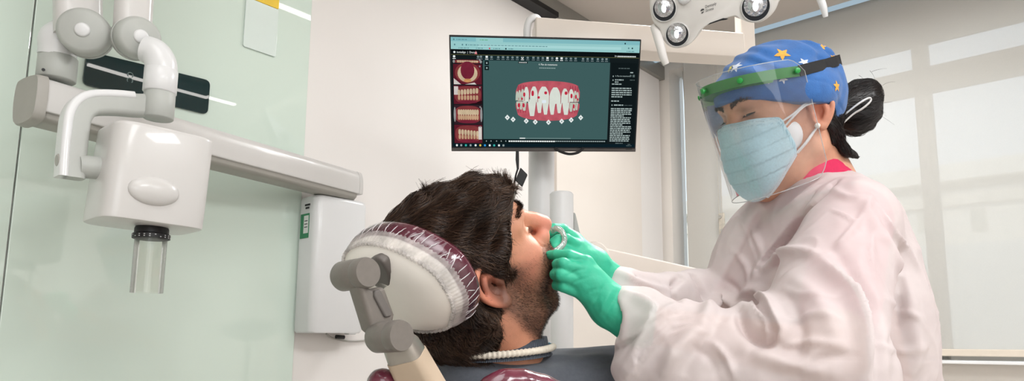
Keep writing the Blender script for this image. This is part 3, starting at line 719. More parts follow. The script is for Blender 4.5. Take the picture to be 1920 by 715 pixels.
# the 3D dental model on the screen
GU, GU2, TO, TO2, RD = (196, 92, 104), (164, 66, 82), (216, 222, 212), (192, 198, 184), (188, 44, 66)
tm = G()
def gum(up):
    pts = []
    for t in np.linspace(0, 1, 30):
        a = .338 + .345 * t; e_ = math.sqrt(max(0, 1 - (2 * t - 1) ** 2)) ** .55
        pts.append((a, (.475 - .098 * e_) if up else (.62 + .128 * e_)))
    base = [(a, .53 if up else .585) for a in (.683, .338)]
    return pts + base
spoly(tm, gum(True), 2, 0); spoly(tm, gum(False), 2, 0)
for s_ in (-1, 1):                                     # back teeth in shadowed gum, ribs
    for k in range(4):
        a = .511 + s_ * (.160 - k * .012 - .004 * (k > 1)); sell(tm, a, .47, .0045, .055, 3, 1, 12); sell(tm, a, .62, .0045, .06, 3, 1, 12)
upper = [(.345, .008, .475, .56), (.358, .009, .465, .565), (.374, .011, .455, .565), (.394, .015, .435, .57), (.435, .021, .43, .575), (.487, .031, .43, .585), (.549, .031, .435, .588), (.602, .020, .445, .578), (.636, .015, .45, .568), (.658, .011, .465, .568), (.671, .008, .475, .565)]
lower = [(.35, .009, .57, .64), (.366, .010, .57, .645), (.384, .013, .57, .655), (.426, .023, .55, .705), (.466, .016, .575, .675), (.499, .017, .58, .69), (.535, .017, .58, .69), (.573, .015, .575, .675), (.61, .021, .555, .69), (.637, .012, .575, .66), (.655, .010, .575, .65), (.668, .008, .575, .645)]
for a, r_, b0_, b1_ in lower:
    n = 14; spoly(tm, [(a - r_ * (1 - .55 * t ** 1.6), b0_ + (b1_ - b0_) * t) for t in np.linspace(0, 1, n)] + [(a + r_ * (1 - .55 * t ** 1.6), b0_ + (b1_ - b0_) * t) for t in np.linspace(1, 0, n)], 4, 2 if r_ > .013 else 3)
    spoly(tm, [(a - .0012 + r_, b0_ + .01), (a + .0012 + r_, b0_ + .01), (a + .0008 + r_ * .6, b1_ - .02), (a + r_ * .55, b1_ - .02)], 5, 1)
for a, r_, b0_, b1_ in upper:
    n = 14; prof_ = [(1 - .7 * (1 - t) ** 3.6) for t in np.linspace(0, 1, n)]
    spoly(tm, [(a - r_ * q_, b0_ + (b1_ - b0_) * t) for q_, t in zip(prof_, np.linspace(0, 1, n))] + [(a + r_ * q_, b0_ + (b1_ - b0_) * t) for q_, t in list(zip(prof_, np.linspace(0, 1, n)))[::-1]], 5, 2 if r_ > .013 else 3)
    spoly(tm, [(a - .0012 + r_, b0_ + .06), (a + .0012 + r_, b0_ + .06), (a + .0012 + r_, b1_), (a - .0012 + r_, b1_)], 6, 1)
for a, b, ra, rb in ((.428, .493, .007, .026), (.46, .53, .007, .012), (.498, .487, .008, .014), (.383, .505, .006, .02), (.608, .487, .008, .016), (.638, .513, .006, .022), (.662, .52, .005, .02), (.355, .605, .007, .02), (.38, .605, .006, .02), (.652, .61, .005, .02), (.372, .545, .004, .012), (.672, .545, .004, .012)): sell(tm, a, b, ra, rb, 7, 4, 12, p=.8)
spoly(tm, [(.478, .556), (.50, .552), (.502, .58), (.48, .584)], 7, 5)
tm.build('teeth_model', [sc_em(GU, 1, .22), sc_em(GU2), sc_em(TO, 1, .06), sc_em(TO2, 1, .1), sc_em(RD), sc_em((222, 232, 240))], scr, smooth=False)
g = G()
for a, b in ((.293, .72), (.324, .738), (.395, .752), (.444, .76), (.516, .762), (.588, .752), (.640, .738), (.692, .715)):
    spoly(g, [(a - .0135, b), (a, b - .026), (a + .0135, b), (a, b + .026)], 4, 0); spoly(g, [(a - .004, b + .002), (a, b - .008), (a + .004, b), (a, b + .009)], 5, 1)
g.build('diamond_markers', [sc_em(WH), sc_em((100, 120, 120))], scr, smooth=False)
# photographs of the mouth down the edge
def thumb(b0_, b1_, kind):
    g = G(); srect(g, .010, b0_, .158, b1_, 2, 0); h_ = b1_ - b0_; m_ = (b0_ + b1_) / 2
    if kind == 'arch':
        sell(g, .084, b0_ + h_ * .42, .066, h_ * .5, 3, 1, 24); sell(g, .084, b0_ + h_ * .45, .052, h_ * .44, 4, 2, 24); sell(g, .084, b0_ + h_ * .3, .036, h_ * .45, 5, 3, 24)
        sell(g, .084, b0_ + h_ * .8, .02, h_ * .1, 5, 5, 12); spoly(g, [(.012, b1_), (.012, b1_ - h_ * .3), (.05, b1_)], 3, 4); spoly(g, [(.07, b1_), (.12, b1_ - h_ * .1), (.13, b1_)], 3, 4)
    else:
        sell(g, .084, m_, .07, h_ * .46, 3, 1, 24, p=.7)
        n_ = 7 if kind != 'front' else 9
        for k in range(n_):
            a = .03 + (.11 / n_) * (k + .5); 
            sell(g, a, m_ - h_ * .12 + (0 if kind == 'front' else .02 * (k / n_) * (1 if kind == 'left' else -1)), .0068, h_ * .15, 5, 2, 12, p=.7); sell(g, a, m_ + h_ * .15, .006, h_ * .13, 4, 6, 12, p=.7)
        sell(g, .084, m_ + h_ * .38, .05, h_ * .08, 5, 3, 16)
        if kind == 'left': srect(g, .138, b0_ + h_ * .1, .156, b1_ - h_ * .2, 4, 4); 
        if kind == 'right': srect(g, .012, b0_ + h_ * .05, .034, b0_ + h_ * .5, 4, 4); spoly(g, [(.09, b1_), (.158, b1_), (.158, b1_ - h_ * .2)], 4, 7)
        if kind == 'front':
            for s_ in (-1, 1): sell(g, .084 + s_ * .07, m_, .006, h_ * .4, 5, 8, 12)
    sell(g, .148, b0_ + h_ * .1, .004, .008, 6, 8, 10)
    cs = [(96, 30, 44) if kind != 'front' else (54, 34, 42), (132, 58, 60), (206, 184, 152), (118, 38, 56), (214, 206, 200), (206, 150, 96), (196, 160, 128), (40, 16, 22), (150, 150, 150)]
    g.build('mouth_photo', [sc_em(c, 1, .18) for c in cs], scr, smooth=False)
thumb(.197, .232, 'front'); thumb(.238, .42, 'arch'); thumb(.43, .60, 'right'); thumb(.608, .785, 'front'); thumb(.792, .965, 'left')
# text panel
g = G(); srect(g, .85, .2, .992, .93, 1, 0); r_ = random.Random(3)
def words(b, a0_, a1_, hb_=.010, c=1, lay=3):
    a = a0_
    while a < a1_ - .004:
        w_ = min(r_.uniform(.006, .022), a1_ - a); srect(g, a, b, a + w_, b + hb_, lay, c); a += w_ + .003
words(.247, .89, .955, .007, 2); words(.283, .955, .978); stext(g, '4. Plan de tratamiento', .873, .327, .013, 3, 1, .083); sell(g, .958, .318, .005, .011, 3, 2, 10); srect(g, .969, .308, .981, .33, 3, 2)
words(.352, .873, .92); words(.372, .873, .892); words(.392, .857, .915, .009, 1); words(.354, .955, .982, .006, 2)
for k in range(5): words(.43 + k * .02, .857, .968 - .05 * (k == 4))
words(.55, .857, .90); words(.588, .873, .925); words(.592, .93, .975, .004, 2)
for k in range(19): words(.622 + k * .0172, .857, (.977, .975, .967, .972, .93, .97, .966, .968, .969, .925)[k % 10])
for b in (.318, .354, .588): srect(g, .860, b, .865, b + .012, 3, 1)
words(.955, .89, .935, .009, 2); words(.967, .96, .975, .006, 2); words(.98, .952, .982, .006, 2)
g.build('notes_panel', [sc_em((16, 24, 26)), sc_em((168, 184, 182)), sc_em((92, 106, 106))], scr, smooth=False)
g = G(); srect(g, .165, .925, .843, .965, 1, 0); srect(g, 0, .968, 1, 1, 2, 4)
for k in range(44):
    a = .300 + k * .01215; srect(g, a, .938, a + .0098, .951 if k < 21 else .948, 3, 1 if k < 21 else 2)
for a in (.18, .205, .235, .26, .285): sell(g, a, .944, .003, .007, 3, 2, 8)
for k, a in enumerate((.022, .045, .07, .095, .122, .147, .172, .198, .222, .248, .272)):
    sell(g, a, .985, .0055, .010, 4, (1, 2, 5, 2, 1, 3, 6, 1, 5, 1, 2)[k], 8, p=.6)
g.build('taskbar', [sc_em((14, 26, 28)), sc_em(WH), sc_em((150, 164, 164)), sc_em((232, 196, 80)), sc_em((12, 30, 38)), sc_em((60, 180, 170)), sc_em((50, 150, 220))], scr, smooth=False)
g = G(); srect(g, .95, 1.012, .985, 1.02, 8, 0); g.build('maker_mark', mat('grey print', (40, 40, 40), .5), mo, smooth=False)
# cable with clip hanging under the monitor
kb = thing('usb_cable', 'black cable with a square clip hanging under the monitor', 'cable', P(972, 300, 1.84))
G().tube([P(970, 284, 1.84), P(970, 300, 1.84), P(971, 318, 1.84)], [.0045, .005, .003], 10).build('cable_plug', M['black'], kb, sharp=30)
G().tube([P(971, 316, 1.84), P(966, 334, 1.84), P(964, 352, 1.85), P(960, 380, 1.87), P(955, 430, 1.9)], .0026, 8, sub=5).build('cable_cord', M['black'], kb)
G().tube([P(976, 336, 1.835), P(968, 356, 1.84), P(963, 380, 1.86), P(958, 430, 1.9)], .0024, 8, sub=5).build('silver_cord', M['alu'], kb)
q = [P(u, v, 1.83) for u, v in ((976, 314), (989, 327), (979, 350), (966, 338))]
G().prism(q, A(0, .012, 0)).build('cable_clip', M['black'], kb, bevel=.002)
hb2 = thing('monitor_cable', 'black cable bulging below the lower edge of the monitor', 'cable', P(1068, 287, 1.85))
G().tube([P(u, v, 1.87) for u, v in ((1040, 278), (1052, 285), (1068, 289), (1084, 286), (1094, 278))], .004, 8, sub=5).build('cable_loop', M['black'], hb2)

# ================================================================== DENTAL UNIT: posts and arms
un = thing('dental_unit_stand', 'white upright posts of the dental unit behind the monitor', 'dental unit', A(*P(1015, 600, 2.02)[:2], 0))
def vert(u, v, Y): return P(u, v, Y)
pa = P(1015, 300, 2.02)
ptop = P(1003, 68, 2.0)[2] - .046
G().cyl(A(pa[0], pa[1], 0), A(pa[0], pa[1], ptop), .040, 40).build('main_post', M['cool'], un)
pb = P(1053, 400, 1.8); zc0, zc1 = P(1053, 441, 1.8)[2], P(1053, 361, 1.8)[2]
G().lathe([(.030, 0), (.031, zc0 - .004), (.026, zc0 - .003), (.026, zc0)], A(pb[0], pb[1], 0), ZUP, 40).build('side_post', M['cool'], un, sharp=40)
G().lathe([(.026, 0), (.0325, .001), (.0325, zc1 - zc0 - .006), (.028, zc1 - zc0 - .001), (.001, zc1 - zc0)], A(pb[0], pb[1], zc0), ZUP, 40).build('post_cap', M['cool'], un, sharp=40)
q = [P(u, v, 1.82) for u, v in ((1075, 398), (1079, 400), (1090, 447), (1075, 450))]
G().prism(q, A(0, .03, 0)).build('bracket', M['grey'], un, bevel=.003)
G().box(A(pa[0] + .02, pa[1] - .1, .06), [A(1, 0, 0), A(0, 1, 0), ZUP], (.16, .3, .06)).build('unit_base', M['cool'], un, bevel=.02)
# overhead arm: from the post top towards the lamp
oaA, oaB = P(1003, 68, 2.0), P(1384, 110, 2.09); oaB[2] = oaA[2] - .004
ol = thing('operating_light', 'white three-lens dental operating light on an overhead arm', 'dental light', oaA - ZUP * .03)
d_ = unit(oaB - oaA); w_ = unit(np.cross(d_, ZUP)); 
pr = [(-.045, .042), (.045, .042), (.05, .036), (.05, -.014), (.04, -.044), (-.04, -.044), (-.05, -.014), (-.05, .036)]
G().loft([[c + w_ * x * k + ZUP * (y * k) for x, y in pr] for c, k in ((oaA - d_ * .004, .9), (oaA, 1), (oaB, .93), (oaB + d_ * .006, .85))]).build('overhead_arm', M['white2'], ol, sharp=40, bevel=.004)
pc_ = P(1398, 96, 2.09)
G().box(A(pc_[0], pc_[1] - .01, (oaA[2] + 3.05) / 2 - .02), [d_, w_, ZUP], (.023, .026, (3.05 - oaA[2]) / 2)).build('drop_post', M['white2'], ol, bevel=.006) if False else None
zt2 = 2.42
G().box(A(pc_[0], pc_[1], (oaA[2] - .05 + zt2) / 2), [d_, w_, ZUP], (.0235, .026, (zt2 - oaA[2] + .05) / 2)).build('riser_post', M['white2'], ol, bevel=.005)
LY = 1.42
lc_ = P(1335, -40, LY)
G().tube([A(pc_[0], pc_[1], zt2 - .02), (A(pc_[0], pc_[1], zt2 + .03) + lc_ + ZUP * .18) / 2, lc_ + ZUP * .12 + A(0, .05, 0), lc_ + A(0, .06, .03)], .02, 16, sub=6).build('light_arm', M['white2'], ol)
# the light head: plate facing down toward the mouth
mouth = A(0.0, .95, 1.2); ln = unit(mouth - P(1335, 10, LY)); ln = unit(ln + A(0, -.55, .15)); lu = unit(ZUP - ln * np.dot(ZUP, ln)); lr = np.cross(ln, lu); lr = lr if lr[0] > 0 else -lr
LC = P(1335, 10, LY)
def lp(u, v, d=0): return onplane(u, v, LC + ln * d, ln)
out = [(1222, -30), (1217, 5), (1222, 38), (1236, 56), (1240, 70), (1252, 86), (1270, 91), (1290, 85), (1303, 72), (1312, 58), (1326, 47), (1350, 38), (1380, 29), (1392, 36), (1406, 42), (1424, 42), (1442, 32), (1456, 14), (1462, -12), (1455, -45), (1410, -70), (1335, -85), (1265, -65)]
ring = closed_spline([lp(u, v) for u, v in out], 4); cen = np.mean(ring, 0)
G().loft([[cen + (p - cen) * k + ln * d for p in ring] for k, d in ((.7, -.055), (.9, -.045), (.985, -.025), (1.0, -.008), (.985, 0), (.95, .003))]).build('light_head', mat('lamp housing', (222, 218, 213), .35, var=.01), ol, sharp=60)
M['chrome'] = mat('reflector', (235, 238, 244), .09, 1.0, var=.25, vscale=90, bump=.7, bscale=170)
for k, (u, v, r_) in enumerate(((1246, 17, .0275), (1270, 65, .027), (1417, 13, .031), (1285, -42, .027), (1415, -45, .027))):
    c = lp(u, v, .003)
    lr_ = G().lathe([(r_ * 1.05, -.001), (r_ * 1.05, .003), (r_ * .98, .0045), (r_ * .95, .004), (r_ * .95, -.0)], c, ln, 40, caps=(False, False)).build('lens_ring', mat('lens rim', (205, 203, 200), .3), ol)
    cup = c + lu * .0
    G().lathe([(r_ * .98, .0035), (r_ * .975, .0005)], c, ln, 40, caps=(False, True)).build('dark_well', mat('dark well', (40, 44, 50), .25), ol)
    G().lathe([(r_ * .80, .004), (r_ * .75, .001), (r_ * .6, .0025), (r_ * .42, .006), (r_ * .2, .009), (.0005, .010)][::1], c + lu * r_ * .16, ln, 40).build('reflector', M['chrome'], ol)
    G().ball(c + lu * r_ * .05 + ln * .0095, (r_ * .2, r_ * .34, .003), [lr, lu, ln]).build('light_source', emit('lamp source', (240, 244, 255), 2.5), ol)
# handles
G().tube([lp(1228, 50, -.02), lp(1236, 78, .01), lp(1243, 105, .02), lp(1249, 121, .022)], [.011, .0105, .0095, .0075], 14, sub=5).build('handle', mat('lamp handle', (224, 220, 216), .3, var=.01), ol)
G().tube([lp(1524, -38, -.02), lp(1537, -6, .01), lp(1544, 14, .02), lp(1548, 32, .022)], [.009, .0085, .0075, .005], 14, sub=5).build('handle', M['cool'], ol)
G().tube([lp(1450, 0, -.03), lp(1485, -40, -.03), lp(1524, -42, -.02)], .012, 12, sub=5).build('handle_bar', M['cool'], ol)
G().tube([lp(1276, -8, .0), lp(1282, 0, .006), lp(1290, -6, .003)], .010, 12, sub=4).build('aiming_knob', M['cool'], ol)
G().prism([lp(u, v, .004) for u, v in ((1326, 47), (1331, 43), (1356, 34), (1366, 35), (1362, 37), (1350, 39))], ln * .001).build('dark_slot', M['black'], ol, smooth=False)
# emblem and lettering on the lamp
g = G(); o_ = lp(1317, 20, .0045); ey_ = unit(lp(1317, 10, .0045) - o_); ex_ = unit(lp(1335, 14.2, .0045) - o_)
R_ = .0042
g.add([o_ + ex_ * R_ * math.cos(t) * 1.05 + ey_ * R_ * math.sin(t) for t in np.linspace(.15, math.pi + .1, 16)], [tuple(range(16))], 0)
g.add([o_ - ey_ * .0015 + ex_ * R_ * math.cos(t) * .8 + ey_ * R_ * math.sin(t) for t in np.linspace(math.pi + .5, 2 * math.pi - .2, 16)], [tuple(range(16))], 0)
V, F, _ = text_geo('Dentsply', lp(1322, 15.5, .0045), ex_ * .82, ey_, .0062); g.add(V, F); V, F, _ = text_geo('Sirona', lp(1323, 22.5, .0045), ex_ * .82, ey_, .0062); g.add(V, F)
g.build('emblem_lettering', mat('dark print', (70, 68, 70), .5), ol, smooth=False)
spot = bpy.data.lights.new('operating beam', 'SPOT'); spot.energy = 30; spot.spot_size = math.radians(17); spot.spot_blend = .6; spot.shadow_soft_size = .04; spot.color = (1, .97, .92)
so2 = bpy.data.objects.new('operating beam', spot); COL.objects.link(so2); sp_ = lp(1335, 15, .03); so2.location = Vector(sp_); so2.rotation_euler = (Vector(A(.03, .95, 1.225)) - Vector(sp_)).to_track_quat('-Z', 'Y').to_euler()
# curled hose on top of the post
G().tube([P(990, 95, 1.97), P(988, 62, 1.97), P(992, 40, 1.97), P(1003, 33, 1.98), P(1011, 40, 2.0), P(1012, 56, 2.0)], .0115, 14, sub=6).build('hose', M['cool'], ol)
# tray arm low behind the hands
ta_ = thing('tray_arm', 'off-white swing arm with a round hub behind the gloved hands', 'tray arm', P(1112, 487, 1.72))
a_, b_ = P(1118, 483, 1.7), P(1330, 540, 1.62); b_[2] = a_[2] - .03
a_ = P(1112, 482, 1.72); b_ = P(1330, 530, 1.78)
dd = unit(b_ - a_); nn = unit(np.cross(dd, ZUP)); uu = np.cross(nn, dd); uu = uu if uu[2] > 0 else -uu; nn = nn if nn[1] < 0 else -nn
pr = rrect(.05, .052, .006)
G().loft([[c + nn * x + uu * y for x, y in pr] for c in (a_, b_)]).build('swing_arm', M['white2'], ta_, bevel=.002)
G().loft([[c + nn * x * .8 - uu * .036 + uu * y * .25 for x, y in pr] for c in (a_ + dd * .02, b_)]).build('arm_lower_rail', M['grey'], ta_, bevel=.001)
G().lathe([(.03, -.03), (.036, -.026), (.036, .022), (.033, .026), (.001, .027)], a_ + nn * .01, unit(nn + A(-.2, 0, 0)), 40).build('round_hub', M['white2'], ta_, sharp=50)
# ================================================================== HEADS (blended volumes in head axes: forward, up, towards the person's left)
class Frame:
    def __init__(s, F, U, L, t): s.R = np.stack([unit(F), unit(U), unit(L)], 1); s.t = np.asarray(t, float)
    def w(s, p): return np.asarray(p) @ s.R.T + s.t
    def l(s, p): return (np.asarray(p) - s.t) @ s.R
    def d(s, v): return np.asarray(v) @ s.R.T
def ear(v, side, c=(0., 0., .070), k=1.0, out=.45):
    cf, cu, cl = c
    def q(f, u, extra=0.0): return (cf + f * k, cu + u * k, side * (cl + .004 + max(0, -f + .008) * out * k + extra))
    v.ell(q(-.004, .0, -.004), (.017 * k, .029 * k, .006), .006)
    hel = [q(.006, .000), q(.011, .012, .002), q(.011, .024, .004), q(.003, .032, .005), q(-.010, .031, .006), q(-.019, .021, .006), q(-.021, .007, .006), q(-.017, -.008, .005), q(-.010, -.020, .004), q(-.003, -.027, .003)]
    hel = spline(hel, 4)
    v.ell(q(.001, -.002, .003), (.009 * k, .013 * k, .008), .005, mode=-1)
    v.ell(q(-.011, .013, .006), (.005 * k, .012 * k, .005), .004, mode=-1)
    v.chain(hel, .0034 * k, .003)
    v.chain(spline([q(-.003, .020, .002), q(-.011, .010, .003), q(-.012, -.004, .003), q(-.006, -.015, .003)], 4), .0030 * k, .004)
    v.ell(q(.0105, -.002, .001), (.004 * k, .006 * k, .005), .004)
    v.ell(q(-.001, -.026, .002), (.0075 * k, .0085 * k, .0045), .006)
def head(v, male=True, mouth_open=True):
    m = 1.0 if male else .955
    E_ = lambda c, r, k=.02, mode=1: v.ell(c, r, k, None, mode)
    if male: E_((.0, .048, 0), (.090, .076, .071)); E_((.045, .046, 0), (.052, .050, .058), .03)
    else: E_((.0, .044, 0), (.091, .074, .070)); E_((.043, .042, 0), (.050, .048, .057), .03)
    E_((.046, -.02, 0), (.050 * m, .068 * m, .055 * m), .03); E_((-.035, -.01, 0), (.05, .05, .058 * m), .03)
    for s in (-1, 1):
        E_((.060, -.006, s * .046), (.024, .02, .018), .025)
        v.chain([(.093, .041, s * .010), (.088, .044, s * .030), (.072, .041, s * .049)], [.010, .010, .009] if male else [.007] * 3, .016)
        E_((.098, .020, s * .031), (.014, .011, .016), .012, -1)
        ey = .020 if male else .026
        E_((.0775, ey, s * .031), (.0135, .0125, .0145), .005)
        v.chain([(.0905, ey - .0025, s * .018), (.0925, ey - .0045, s * .030), (.085, ey - .0015, s * .044)], .0018, .003)
        v.chain([(.089, ey + .007, s * .018), (.0915, ey + .0085, s * .031), (.083, ey + .006, s * .045)], .0022, .004)
    nb = .0105 if male else .0085
    v.chain([(.092, .034, 0), (.103, .018, 0), (.114, .002, 0), (.1235, -.011, 0)] if male else [(.090, .032, 0), (.098, .015, 0), (.107, .0, 0), (.114, -.011, 0)], [.0075, .0085, .0095, nb], .012)
    tip = .121 if male else .112
    E_((tip, -.014, 0), (nb, nb, nb * 1.08), .008)
    for s in (-1, 1):
        E_((tip - .0135, -.0205, s * .0125), (.0105, .0085, .0075), .008)
        E_((tip - .007, -.0285, s * .0065), (.006, .004, .0038), .003, -1)
    v.chain([(tip - .003, -.022, 0), (tip - .016, -.0275, 0)], .004, .006)
    E_((.080, -.042, 0), (.028, .024, .036), .02)
    if mouth_open:
        up = [(.086, -.056, -.026), (.100, -.050, -.012), (.1055, -.0475, 0), (.100, -.050, .012), (.086, -.056, .026)]
        lo = [(.082, -.066, -.026), (.089, -.081, -.013), (.0905, -.085, 0), (.089, -.081, .013), (.082, -.066, .026)]
        for s in (-1, 1): v.chain([(-.004, -.012, s * .054), (-.006, -.052, s * .051), (.026, -.084, s * .038), (.052, -.104, s * .014)], [.015, .016, .015, .014], .02)
        E_((.057, -.102, 0), (.019, .016, .024), .014); E_((.016, -.066, 0), (.042, .024, .040), .02)
        E_((.072, -.080, 0), (.016, .014, .028), .014)
        v.chain(spline(up, 4), .0065, .008); v.chain(spline(lo, 4), .0065, .008)
        E_((.094, -.066, 0), (.036, .0115, .021), .006, -1)
    else:
        for s in (-1, 1): v.chain([(-.002, -.012, s * .050), (.0, -.056, s * .047), (.040, -.090, s * .030), (.068, -.102, s * .010)], [.014, .015, .014, .015], .03)
        E_((.070, -.098, 0), (.018, .018, .02), .02); E_((.035, -.07, 0), (.045, .035, .04), .03)
        up = [(.080, -.058, -.022), (.093, -.0545, -.010), (.096, -.0535, 0), (.093, -.0545, .010), (.080, -.058, .022)]
        v.chain(spline(up, 4), .0055, .006); v.chain(spline([(p[0] - .001, p[1] - .0105, p[2] * .85) for p in up], 4), .006, .006)
    for s in (-1, 1):
      ear(v, s, (.001, .013, .070) if male else (-.004, -.004, .067), 1.06 if male else .9, .45)
      if not male: E_((-.012, .030, s * .090), (.036, .024, .026), .004, -1)
def smoothstep(a, b, x): t = np.clip((x - a) / (b - a), 0, 1); return t * t * (3 - 2 * t)
def blob(Pl, c, r): return np.exp(-(((Pl - np.asarray(c)) / np.asarray(r)) ** 2).sum(1))

# ------------------------------------------------------------------ PATIENT
PT = Frame((.703, .131, .699), (-.519, -.578, .63), (-.486, .805, .339), (-.105, .917, 1.184))
pat = thing('person', 'dark-haired bearded man in a grey T-shirt lying back in the dental chair, mouth open', 'person', A(-.05, .95, .95))
v = Vol((-.125, -.235, -.125), (.145, .15, .125), .0021)
head(v, True, True)
nbw = P(938, 690, .97)
nb0 = PT.l(nbw)
v.cap((-.022, -.035, 0), nb0, .056, .060, .035); v.cap((.002, -.068, 0), PT.l(P(946, 690, .965)), .036, .048, .03)
v.chain([(-.03, -.03, -.052), PT.l(P(966, 655, .925))], [.014, .010], .02)       # the tendon of the neck
v.ell((.03, -.115, 0), (.010, .012, .012), .02)
V, Q = v.nets(); V = relax(V, Q, 2, .4)
Wv = PT.w(V)
col = np.tile(lin((198, 140, 110)), (len(V), 1))
def tint(c, w): 
    global col
    w = np.clip(w, 0, 1)[:, None]; col = col * (1 - w) + lin(c) * w
nz_ = vnoise(V, 160, 2)
tint((196, 128, 102), .35 * (.5 + .5 * vnoise(V, 45, 5)))
tint((214, 132, 116), .8 * (blob(V, (.12, -.012, 0), (.02, .022, .025)) + .6 * blob(V, (.065, -.015, -.05), (.03, .025, .03)) + .6 * blob(V, (.065, -.015, .05), (.03, .025, .03))))
for s in (-1, 1): tint((222, 128, 104), .8 * blob(V, (-.008, .014, s * .083), (.026, .034, .018)))
beard = smoothstep(.012, -.012, V[:, 1] + .55 * (V[:, 0] - .055) + .004) * smoothstep(-.012, .004, V[:, 0] + .12 * (V[:, 1] + .06)) * smoothstep(-.128, -.112, V[:, 1])
cheek = np.exp(-(((V[:, 0] - .06) / .026) ** 2 + ((V[:, 1] + .022) / .03) ** 2 + ((np.abs(V[:, 2]) - .045) / .04) ** 2))
musta = blob(V, (.10, -.036, 0), (.016, .011, .03))
lips = np.maximum(blob(V, (.106, -.049, 0), (.010, .0055, .02)), blob(V, (.091, -.083, 0), (.011, .007, .02)))
bd = np.clip(beard * (1 - cheek) + musta, 0, 1) * (1 - np.clip(1.5 * lips, 0, 1)) * (1 - np.clip(2 * blob(V, (.118, -.014, 0), (.022, .018, .024)), 0, 1))
tint((86, 60, 48), .8 * bd); tint((196, 112, 106), .95 * np.clip(1.4 * lips, 0, 1))
inside = blob(V, (.085, -.066, 0), (.022, .010, .018)); tint((120, 40, 40), .9 * np.clip(inside * 1.4 - lips, 0, 1))
M['skin'] = mat('skin', (210, 160, 135), .48, var=.05, vscale=120, bump=.25, bscale=900, sss=.12, vcol=True)
body = mesh_np('body', Wv, Q[:, ::-1], M['skin'], pat, cols=col)
PB = bvh(Wv, Q); QB = Q
# teeth
g = G()
for k in range(-4, 5):
    a = k * .17; g.ball(PT.w(A(.068 + .028 * math.cos(a), -.0585 + .002 * abs(k) * .3, .030 * math.sin(a))), (.0042, .0045, .0052), [PT.R[:, 2] * math.cos(a) - PT.R[:, 0] * math.sin(a) * 0, PT.R[:, 0], PT.R[:, 1]], n=10, m=6)
g.build('upper_teeth', mat('teeth', (232, 226, 208), .2), pat)
# hair: a soft mass with locks, then strands combed over it
def hairvol(v):
    v.ell((-.010, .052, 0), (.102, .085, .084), .02)
    v.ell((.036, .072, -.005), (.066, .036, .066), .03); v.ell((.064, .074, -.02), (.036, .028, .052), .02)
    v.ell((-.045, .056, 0), (.064, .062, .074), .03)
    v.ell((-.062, -.012, 0), (.054, .07, .074), .03); v.ell((-.060, -.062, -.006), (.045, .042, .062), .02)
    v.ell((.050, .072, -.055), (.036, .038, .026), .02)
    v.chain([(.030, .045, -.079)] * 2, .015, .012)
    v.chain([(-.022, .035, -.084), (-.032, .0, -.080), (-.036, -.035, -.068)], [.02, .02, .016], .015)
    rr = np.random.default_rng(8)
v = Vol((-.165, -.145, -.13), (.145, .205, .125), .003)
hairvol(v)
def lock(X, Y, Z):
    s = np.zeros(np.broadcast_shapes(X.shape, Y.shape, Z.shape)); r = np.random.default_rng(3)
    for i in range(8):
        k = r.normal(size=3) * (70 if i < 5 else 130); s = s + np.sin(k[0] * X + k[1] * Y + k[2] * Z + r.uniform(0, 6)) * (1 if i < 5 else .6)
    return s * .0022
v.field(lock)
# free the face, the ear and the forehead
v.cap((.110, .035, -.05), (.062, -.015, -.09), .052, .050, .014, -1); v.ell((.10, -.03, 0), (.080, .075, .12), .016, None, -1)
v.ell((.102, .040, .02), (.036, .036, .1), .01, None, -1)
v.ell((-.006, .014, -.092), (.029, .034, .036), .007, None, -1)
v.cap((.01, -.045, -.085), (.03, -.09, -.07), .026, .03, .012, -1)
v.chain([(.012, .050, -.074), (.020, .028, -.073), (.026, .012, -.0715)], [.014, .010, .006], .008)
V, Q = v.nets(); V = relax(V, Q, 1); Hw = PT.w(V); HB = bvh(Hw, Q)
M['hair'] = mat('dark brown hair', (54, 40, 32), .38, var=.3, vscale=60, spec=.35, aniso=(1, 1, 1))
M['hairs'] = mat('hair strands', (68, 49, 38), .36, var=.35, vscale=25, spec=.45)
hair = mesh_np('hair', Hw, Q[:, ::-1], M['hair'], pat)
def comb(B, roots, nrm, field, steps, step, lift, wav=.0, seed=0, free=0):
    r = np.random.default_rng(seed); n = len(roots); Pn = np.zeros((n, steps, 3)); p = roots.copy(); nn = nrm.copy(); jit = r.normal(size=(n, 3)) * .16
    ph = r.uniform(0, 6.28, n); lf = r.uniform(.3, 1, n) * lift
    for k in range(steps):
        off = lf * math.sin(min(1, k / max(1, steps - 1)) * 2.2) 
        Pn[:, k] = p + nn * off[:, None]
        d = field(p) + jit + np.cross(nn, field(p)) * (wav * np.sin(ph + k * .9))[:, None]
        d -= nn * (d * nn).sum(1)[:, None]; d /= np.maximum(np.linalg.norm(d, axis=1), 1e-9)[:, None]
        q = p + d * step
        for i in range(n if k < steps - 1 - free else 0):
            h = B.find_nearest(Vector(q[i]))
            if h[0] is not None: q[i] = h[0]; a = np.array(h[1]); nn[i] = a if np.dot(a, nn[i]) > 0 else -a
        p = q
    return Pn
def sample(V, Q, n, seed=1, keep=None):
    r = np.random.default_rng(seed); nr = normals(V, Q); a = np.linalg.norm(np.cross(V[Q[:, 2]] - V[Q[:, 0]], V[Q[:, 3]] - V[Q[:, 1]]), axis=1)
    c = V[Q].mean(1)
    if keep is not None: a = a * keep(c)
    i = r.choice(len(Q), n, p=a / a.sum()); u = r.uniform(size=(n, 2))[..., None]
    A_, B_, C_, D_ = (V[Q[i, j]] for j in range(4)); p = (A_ * (1 - u[:, 0]) + B_ * u[:, 0]) * (1 - u[:, 1]) + (D_ * (1 - u[:, 0]) + C_ * u[:, 0]) * u[:, 1]
    return p, nr[Q[i, 0]]
def outn(nr, p, c): s = np.sign(((p - c) * nr).sum(1)); return nr * s[:, None]
crown = PT.w(A(-.055, .150, .01))
